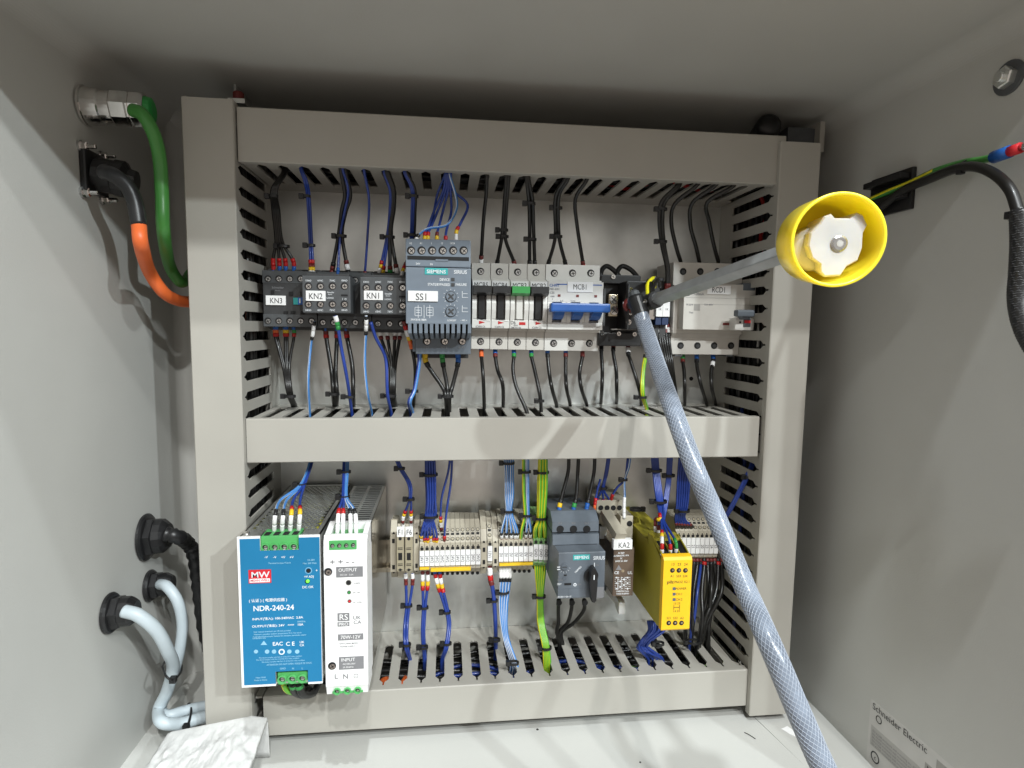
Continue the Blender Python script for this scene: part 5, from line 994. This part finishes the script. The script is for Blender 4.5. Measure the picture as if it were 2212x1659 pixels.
for i, (x, g, sl, nm) in enumerate((
    (1040, [(1044, 820, -60), (1046, 884, 'M')], 'boo', 'under breaker MCB5'), (1070, [(1075, 800, -56), (1086, 832, -62), (1087, 880, 'M')], 'bbn', 'under breaker MCB4'),
    (1110, [(1108, 800, -56), (1116, 838, -62), (1139, 893, 'M')], 'bbg', 'under the green handled breaker MCB3'), (1148, [(1155, 800, -56), (1166, 852, -66), (1169, 890, 'M')], 'bbg', 'under breaker MCB2'),
    (1183, [(1187, 810, -56), (1193, 842, -62), (1203, 880, 'M')], 'bbk', 'under the first pole of breaker MCB1'), (1222, [(1222, 810, -56), (1224, 840, -62), (1232, 877, 'M')], 'bbn', 'under the second pole of breaker MCB1'),
    (1258, [(1252, 805, -56), (1256, 840, -62), (1268, 877, 'M')], 'bnn', 'under the third pole of breaker MCB1'), (1299, [(1301, 800, -56), (1300, 840, -60), (1298, 872, 'M')], 'kk', 'under the left terminal of the isolator'),
    (1325, [(1331, 800, -56), (1332, 840, -60), (1332, 872, 'M')], 'nk', 'under the middle terminal of the isolator'), (1357, [(1364, 785, -58), (1380, 838, -62), (1385, 876, 'M')], 'nWk', 'under the right terminal of the isolator'),
    (1475, [(1478, 805, -58), (1479, 840, -62), (1479, 876, 'M')], 'ggn', 'leftmost under residual current device RCD1'), (1505, [(1507, 800, -58), (1515, 835, -62), (1527, 877, 'M')], 'bbk', 'in the middle under residual current device RCD1'), (1540, [(1536, 805, -58), (1538, 840, -62), (1546, 875, 'M')], 'bbkW', 'rightmost under residual current device RCD1'))):
    y0 = 752 if i < 7 else (746 if i < 10 else 764); dn('black', [(x, y0, -44), (x, y0+18, -50)]+g, 'black wire '+nm, sl, r=1.8)
for i in range(2): dn('gy', [(1394+i*4, 765, -58), (1388+i*3, 800, -60), (1386+i*4, 850, -66), (1396+i*2, 885, 'M')], f'{("left", "right")[i]} green and yellow wire beside the hose', 'k' if not i else '', r=1.4)
for i in range(5): dn('black', [(1420+i*5.5, 700, -50), (1426+i*5, 740, -54), (1438+i*4, 800, -62), (1448+i*4, 878, 'M')], f'{OL[i]} of five black wires hanging behind the hose', 'Wn' if i % 2 else 'nWk', r=1.5)
for x, y, d, r, nm in ((626, 856, -62, 11, 'black wires under contactor KN3'), (722, 851, -62, 10, 'two black wires under contactor KN2'), (755, 857, -74, 10, 'blue and black wire under contactor KN2'), (842, 855, -70, 12, 'wires under contactor KN1'), (893, 845, -76, 9, 'striped wires left of the soft starter outlet'), (966, 856, -70, 12, 'three wires under the soft starter'), (1168, 866, -66, 6, 'single wire under breaker MCB2'), (1386, 858, -64, 9, 'green and yellow wires beside the hose')):
    tie(x, y, d, r, 'black cable tie round the '+nm)
# ------------------------------------------------------------------ wires above the lower devices (from the middle duct)
def lo(c, pts, label, sl, **k): return wire(c, pts, label, sl, 0, group=GL, **k)
for i, (c, e, y, sl) in enumerate((('wb', 592, 1149, 'WWk'), ('wb', 609, 1149, 'WWk'), ('blue', 626.5, 1149, 'WWyr'), ('blue', 645, 1147, 'WWyr'))):
    lo(c, [(667+i*2, 975, -70), (668+i*2, 1000, -76), (649+i*3, 1047, -104), (e+(24-i*6)*.6, 1080, -128), (e+3, 1110, -150), (e, y, -160+14)], f'{OL[i] if i < 3 else "rightmost"} of the four wires plugged into the blue power supply', sl, sleeve=5.2)
for i, (c, e, sl) in enumerate((('blue', 728.5, 'WWr'), ('blue', 740.5, 'WWr'), ('wb', 757, 'WWk'), ('wb', 769.5, 'WWk'))):
    lo(c, [(743+i*3, 975, -70), (742+i*3, 1019, -84), (740+i*3, 1073, -118), (e+(6-i*4)*.5, 1105, -140), (e, 1154, -150)], f'{OL[i] if i < 3 else "rightmost"} of the four wires plugged into the slim white power supply', sl, sleeve=5.2)
for i, e in enumerate((871, 888)): lo('blue', [(850+i*5, 980, -60), (862+i*5, 1010, -62), (882+i*5, 1046, -60), (884+i*4, 1080, -54), (e, 1118, -44), (e, 1141, -42)], f'{("left", "right")[i]} of two blue wires bending into fuse terminal F{(1, 6)[i]}', 'WnWyr')
for i in range(8): e = 911+(i % 6)*6.3; lo('blue', [(920+i*2.6, 980, -62-(i % 2)*3), (920+i*2.8, 1024, -64-(i % 2)*3), (922+i*2.6, 1080, -62-(i % 2)*3), (919+i*3, 1116, -60), (e, 1150, -58), (e+1, 1172+(i % 3)*3, -48)], f'blue wire number {ORD[i]} from the left in the thick bundle over the 24V terminals', ('nWy', 'nyr', 'Wyr')[i % 3])
lo('blue', [(973, 980, -62), (968, 1020, -62), (954, 1076, -56), (952, 1120, -48), (954, 1146, -46)], 'thin blue wire with yellow sleeve, right of the thick blue bundle', 'nWyr')
lo('blue', [(977, 980, -62), (974, 1040, -60), (966, 1095, -56), (961, 1140, -54), (960, 1170, -50)], 'thin plain blue wire right of the yellow sleeved one', 'nr')
for i in range(5): e = (1084, 1094, 1104, 1112, 1117)[i]; lo('wb', [(1088+i*5, 980, -62), (1092+i*4, 1020, -64-(i % 2)*2), (1092+i*4, 1070, -62), (1094+i*2.6, 1104, -60), (e, 1145, -58), (e, 1166, -50)], f'white and blue wire, {OL[i] if i < 4 else "rightmost"} of five over the 0V terminals', 'nWk')
lo('gy', [(1131, 980, -62), (1131, 1056, -62), (1134, 1110, -60), (1127, 1145, -58), (1125, 1168, -50)], 'green and yellow wire running beside two white and blue ones', '', r=1.5)
for i in range(2): lo('wb', [(1138+i*3, 980, -62), (1138+i*3, 1056, -62), (1140+i*2, 1113, -60), (1137+i*9, 1145, -58), (1136+i*9, 1164, -50)], f'{("left", "right")[i]} white and blue wire next to the single green and yellow one', 'nWk')
for i in range(6): lo('gy', [(1166+i*2.8, 980, -62-(i % 2)*3), (1163+i*3.4, 1050, -64-(i % 2)*3), (1162+i*2.8, 1119, -60-(i % 2)*2), (1155+(i//2)*10.5+(i % 2)*3, 1145, -60), (1156+(i//2)*10.6+(i % 2)*2, 1172, -50)], f'{OL[i]} of six green and yellow wires over the earth terminals', '', r=1.5)
for i, (x0, ex, sl) in enumerate(((1229, 1207, 'bbyk'), (1250, 1238, 'bbgk'), (1285, 1266, 'bbbk'))): lo('black', [(x0, 980, -60), (x0-2, 1020, -60), (ex+7, 1070, -66), (ex+1, 1098, -70), (ex+1, 1114, -70)], f'{("left", "middle", "right")[i]} of three black wires entering the grey motor breaker', sl, r=1.8, sleeve=4)
lo('blue', [(1297, 1035, -58), (1290, 1060, -60), (1285, 1090, -62), (1284, 1106, -62)], 'short blue wire with an orange tip beside the motor breaker', 'oorr')
for i in range(3): lo('blue', [(1314+i*2, 980, -56), (1308+i*2, 1020, -56), (1300+i*2, 1056, -52), (1291+i*12, 1078, -48), (1291+i*12, 1092, -44)], f'{OL[i]} of three blue wires over the relay socket', 'Wr')
lo('wb', [(1361, 990, -56), (1358, 1010, -56), (1349, 1038, -56), (1349, 1070, -58), (1348, 1092, -60), (1348, 1120, -62)], 'pale wire hanging straight down over the relay socket', 'WWWW')
lo('blue', [(1356, 990, -56), (1350, 1034, -54), (1334, 1052, -52), (1322, 1072, -50), (1320, 1088, -46)], 'blue wire branching left from the pale one above the relay socket', 'Wrr')
for i in range(5):
    e, y, yy = ((1416, 1152, -92), (1430, 1200, -124), (1447, 1201, -124), (1459, 1199, -124), (1423, 1160, -96))[i]
    lo('blue', [(1408+i*3, 980, -64), (1410+i*3, 1010, -66), (1417+i*3, 1069, -78), (1426+i*2, 1120, -96), (e, y-30, yy), (e, y, yy)], f'blue wire into the yellow safety relay, {("side one", "first of the front three", "middle of the front three", "last of the front three", "short one at the back")[i]}', ('Wnnyr', 'WrWyr', 'Wr', 'Wgg', 'Wn')[i], sleeve=4.6)
for i in range(4): lo('blue', [(1443+i*3, 980, -62), (1440+i*2.5, 1040, -66), (1433+i*2.5, 1090, -76), (1428+i*2, 1130, -80), (1430+i*4, 1160, -70)], f'{OL[i]} of four blue wires slanting behind those of the yellow safety relay', '')
for i in range(6): lo('blue', [(1468+i*5, 985, -60), (1464+i*5, 1040, -60), (1462+i*4.6, 1090, -56), (1459+i*4, 1120, -50), (1462+i*7, 1138, -44)], f'{OL[i]} of six blue wires falling to the narrow terminals behind the hose', 'kn')
for i in range(3): lo('blue', [(1626+i*4, 975, -72), (1624+i*3, 998, -78), (1608+i*3, 1035, -82), (1585+i*3, 1080, -76), (1567+i*3, 1112, -66), (1540+i*3, 1150, -46)], f'{("upper", "middle", "lower")[i]} of three blue wires slanting across the slots of the right duct', '', r=1.3)
for x, y, d, r, nm in ((650, 1047, -104, 9, 'wires of the blue power supply'), (746, 1019, -84, 10, 'wires of the slim white power supply, upper'), (744, 1073, -118, 10, 'wires of the slim white power supply, lower'), (866, 1012, -62, 7, 'two blue fuse wires, upper'), (886, 1078, -54, 8, 'two blue fuse wires, lower'), (929, 1025, -64, 15, 'thick blue bundle, upper'), (930, 1115, -61, 15, 'thick blue bundle, lower'), (1098, 1000, -63, 12, 'five white and blue wires, upper'), (1099, 1104, -60, 10, 'five white and blue wires, lower'), (1136, 1019, -62, 9, 'mixed green and blue wires, upper'), (1138, 1113, -60, 9, 'mixed green and blue wires, lower'), (1172, 1020, -64, 12, 'six green and yellow wires, upper'), (1169, 1119, -61, 12, 'six green and yellow wires, lower'), (1303, 1054, -52, 7, 'three blue wires of the relay socket'), (1349, 1036, -56, 5, 'pale wire above the relay socket'), (1416, 1016, -68, 12, 'blue wires of the safety relay, upper'), (1425, 1083, -84, 14, 'blue wires of the safety relay, middle'), (1447, 1027, -64, 9, 'four slanting blue wires'), (1476, 1103, -54, 12, 'blue wires of the narrow terminals'), (1617, 1030, -82, 7, 'three blue wires crossing the right duct')):
    tie(x, y, d, r, 'black cable tie round the '+nm)
tie(1374, 1100, -62, 12, 'long tailed black cable tie lying over the latch of the safety relay', 1)
# ------------------------------------------------------------------ wires below the lower devices (to the bottom duct)
def bt(c, pts, label, sl, **k): return wire(c, pts, label, sl, 1, group=GB, **k)
for i in range(2): bt('blue', [(876+i*15, 1238, -44), (877+i*14, 1262, -44), (878+i*6, 1310, -48), (874+i*6, 1350, -54), (875+i*5, 1395, -66), (884+i*3, 1425, 'B')], f'{("left", "right")[i]} blue wire with brown sleeves under the fuse terminals', 'Wnn', r=1.5)
for i in range(2): bt('blue', [(913+i*11, 1230, -48), (913+i*11, 1262, -48), (914+i*5, 1310, -50), (912+i*4, 1370, -58), (916+i*3, 1422, 'B')], f'{("left", "right")[i]} blue wire with yellow and red sleeves under the first 24V terminals', 'nWyr', r=1.5, sleeve=4.6)
for i in range(2): bt('blue', [(938+i*11, 1230, -48), (945+i*9, 1262, -48), (962+i*5, 1316, -52), (968+i*4, 1350, -56), (962+i*4, 1398, -66), (954+i*3, 1424, 'B')], f'{("left", "right")[i]} blue wire with yellow and red sleeves curving under the 24V terminals', 'brWyr', r=1.5, sleeve=4.2)
bt('blue', [(1058, 1214, -48), (1059, 1245, -50), (1066, 1285, -52), (1070, 1343, -56), (1071, 1400, 'B')], 'dark blue wire with white and red sleeves under the 12V terminal', 'nWrn', r=2.2, sleeve=5)
for i in range(4): bt('wb', [(1081+i*6.5, 1224, -48), (1082+i*6.5, 1250, -50), (1080+i*5, 1310, -54), (1087+i*3, 1372, -64), (1103+i*5, 1428+i*4, 'B')], f'{OL[i]} of four white and blue wires curving under the 0V terminals', 'WWk', r=1.35, sleeve=3.6)
for i in range(5): bt('gy', [(1156+i*5.4, 1214, -48), (1158+i*4.6, 1240, -52), (1162+i*2.4, 1288, -54), (1163+i*2.6, 1343, -60), (1173+i*2.6, 1392, -72), (1176+i*3, 1432, 'B')], f'{OL[i]} of five green and yellow wires under the earth terminals', '', r=1.45)
for i, x in enumerate((1207, 1235, 1262)): bt('black', [(x, 1296, -70), (x-1, 1318, -62), (1206+i*20-(i > 1)*6, 1345, -52), (1203+i*5, 1366, -46), (1208+i*4, 1392, 'B')], f'{("left", "middle", "right")[i]} black wire converging under the grey motor breaker', 'kk', r=1.9)
for i in range(9):
    r1, r2 = random.uniform(-5, 5), random.uniform(-4, 4)
    bt('blue', [(1400+i*4.5, 1340, -84), (1402+i*4, 1362, -84+r1), (1392+i*2+r1, 1382, -86+r1), (1378+i*2.4, 1396+r2, -84+r2), (1380+i*3.6, 1408+r1, -84), (1400+i*4+r2, 1424, 'B')], f'{("blue wire strand " + ORD[i])} from the left in the untidy bundle under the yellow safety relay', '', r=1.4)
for i in range(10):
    c = 'blue' if i in (0, 3) else 'black'; x = 1490+i*7.5
    j1, j2, j3 = random.uniform(-9, 9), random.uniform(-11, 11), random.uniform(-12, 12)
    bt(c, [(x, 1206, -42), (x+1, 1222, -46), (x-2+j1, 1280, -60+j2*.7), (x-8-i*1.4+j3, 1345, -70+j1*.8), (1480+i*6+j2, 1396+j3*.5, 'B')], f'{ORD[i]} dark wire from the left in the curtain between safety relay and hose', 'nk' if i % 4 else 'kr', r=2.1 if c == 'black' else 1.5)
for x, y, d, r, nm in ((881, 1308, -48, 8, 'blue fuse wires, below'), (878, 1392, -66, 8, 'blue fuse wires where they meet the duct'), (916, 1312, -50, 8, 'two straight blue wires, upper'), (915, 1398, -62, 8, 'two straight blue wires, lower'), (964, 1322, -53, 8, 'two curving blue wires, upper'), (966, 1390, -64, 8, 'two curving blue wires, lower'), (1066, 1297, -53, 8, 'wire of the 12V terminal, upper'), (1071, 1382, -60, 8, 'wire of the 12V terminal, lower'), (1088, 1279, -53, 10, 'four white and blue wires, below'), (1167, 1288, -54, 10, 'earth wires, upper part below the terminals'), (1180, 1399, -74, 10, 'earth wires where they meet the bottom duct'), (1110, 1432, -92, 9, 'white and blue wires at the duct slot'), (1424, 1390, -86, 9, 'untidy blue bundle under the safety relay'), (1498, 1386, -74, 12, 'dark wires at the foot of the curtain')):
    tie(x, y, d, r, 'black cable tie round the '+nm)
bt('black', [(633, 1478, -146), (636, 1494, -140), (660, 1502, -132), (668, 1488, -120)], 'black wire loop under the blue power supply', 'g', r=3); bt('gy', [(612, 1478, -146), (618, 1490, -144), (630, 1496, -138), (645, 1490, -124)], 'green and yellow wire loop under the blue power supply', '', r=2); bt('black', [(645, 1478, -146), (655, 1500, -142), (676, 1498, -130), (686, 1480, -118)], 'second black wire loop under the blue power supply, further right', 'g', r=3)
# wires lying inside the ducts, glimpsed through the slots
for (c, a, e, Y_, z, lab) in (('red', 140, 300, -60, 226, 'red wire lying inside the top duct, seen through its slots'), ('red', 300, 452, -40, 222, 'second red wire lying inside the top duct towards its right end'), ('blue', 150, 330, -50, -268, 'blue wire lying inside the bottom duct, seen through its slots'), ('wb', 160, 300, -84, -272, 'striped blue wire lying inside the bottom duct near its front'), ('blue', 170, 420, -74, -262, 'blue wire sagging inside the bottom duct'), ('gy', 260, 440, -66, -270, 'green and yellow wire lying inside the bottom duct'), ('gy', 300, 446, -88, -268, 'green and yellow wire near the front inside the bottom duct'), ('orange', 92, 132, -70, -268, 'orange cable end inside the bottom duct at its left'), ('black', 60, 440, -30, -262, 'black wire lying at the back inside the bottom duct')):
    g = [Vector((a+(e-a)*i/6, Y_+6*math.sin(i*1.7+a), z+4*math.cos(i*2.1+e))) for i in range(7)]; m = WC[c]
    tag(MB().tube(smooth(g), 1.8 if c != 'orange' else 5, m if len(m) == 10 else m[0], 10).out('wire', None, g[0]), lab, 'wire', 'wires inside the slotted ducts')
for (x, z0_, z1_, Y_, c, lab) in ((-20, -30, 20, -50, 'orange', 'orange cable seen through a slot of the left duct'), (482, 150, 215, -50, 'red', 'red wire seen through the upper slots of the right duct'), (-16, -60, 180, -70, 'blue', 'blue wire running up inside the left duct'), (474, -260, 0, -50, 'blue', 'blue wire running down inside the right duct')):
    g = [Vector((x+3*math.sin(i*2), Y_+6*math.sin(i*1.7), z0_+(z1_-z0_)*i/5)) for i in range(6)]
    tag(MB().tube(smooth(g), 3.5 if c == 'orange' else 1.8, WC[c][0], 10).out('wire', None, g[0]), lab, 'wire', 'wires inside the slotted ducts')

def pack(n, label, a0, a1, c0, c1, d0, d1, axis):  # thick black wires added inside the ducts so that the slots look dark
    for i in range(n):
        c, d = random.uniform(c0, c1), random.uniform(d0, d1); ph = random.uniform(0, 6); g = []
        for k in range(9):
            a = a0+(a1-a0)*k/8; cc = min(c1, max(c0, c+4*math.sin(k*1.3+ph))); dd = min(d1, max(d0, d+7*math.sin(k*1.1+2*ph)))
            g.append(Vector((a, -dd, cc) if axis == 'x' else (cc, -dd, a)))
        tag(MB().tube(smooth(g, 3), 3.6, 'wblack', 7).out('wire', None, g[0]), label, 'wire', label+'s')
pack(15, 'black wire packed in to darken the left vertical duct', -280, 250, -30, -8, 10, 84, 'z')
pack(15, 'black wire packed in to darken the right vertical duct', -284, 240, 469, 489, 10, 84, 'z')
pack(15, 'black wire packed in to darken the top duct', 8, 450, 219, 244, 10, 84, 'x')
pack(13, 'black wire packed in to darken the middle duct', 8, 450, -30, -16, 10, 82, 'x')
pack(6, 'black wire packed in to darken the bottom duct', 8, 450, -277, -266, 10, 46, 'x')
for o in list(bpy.data.objects):
    if '_o' in o: del o['_o']
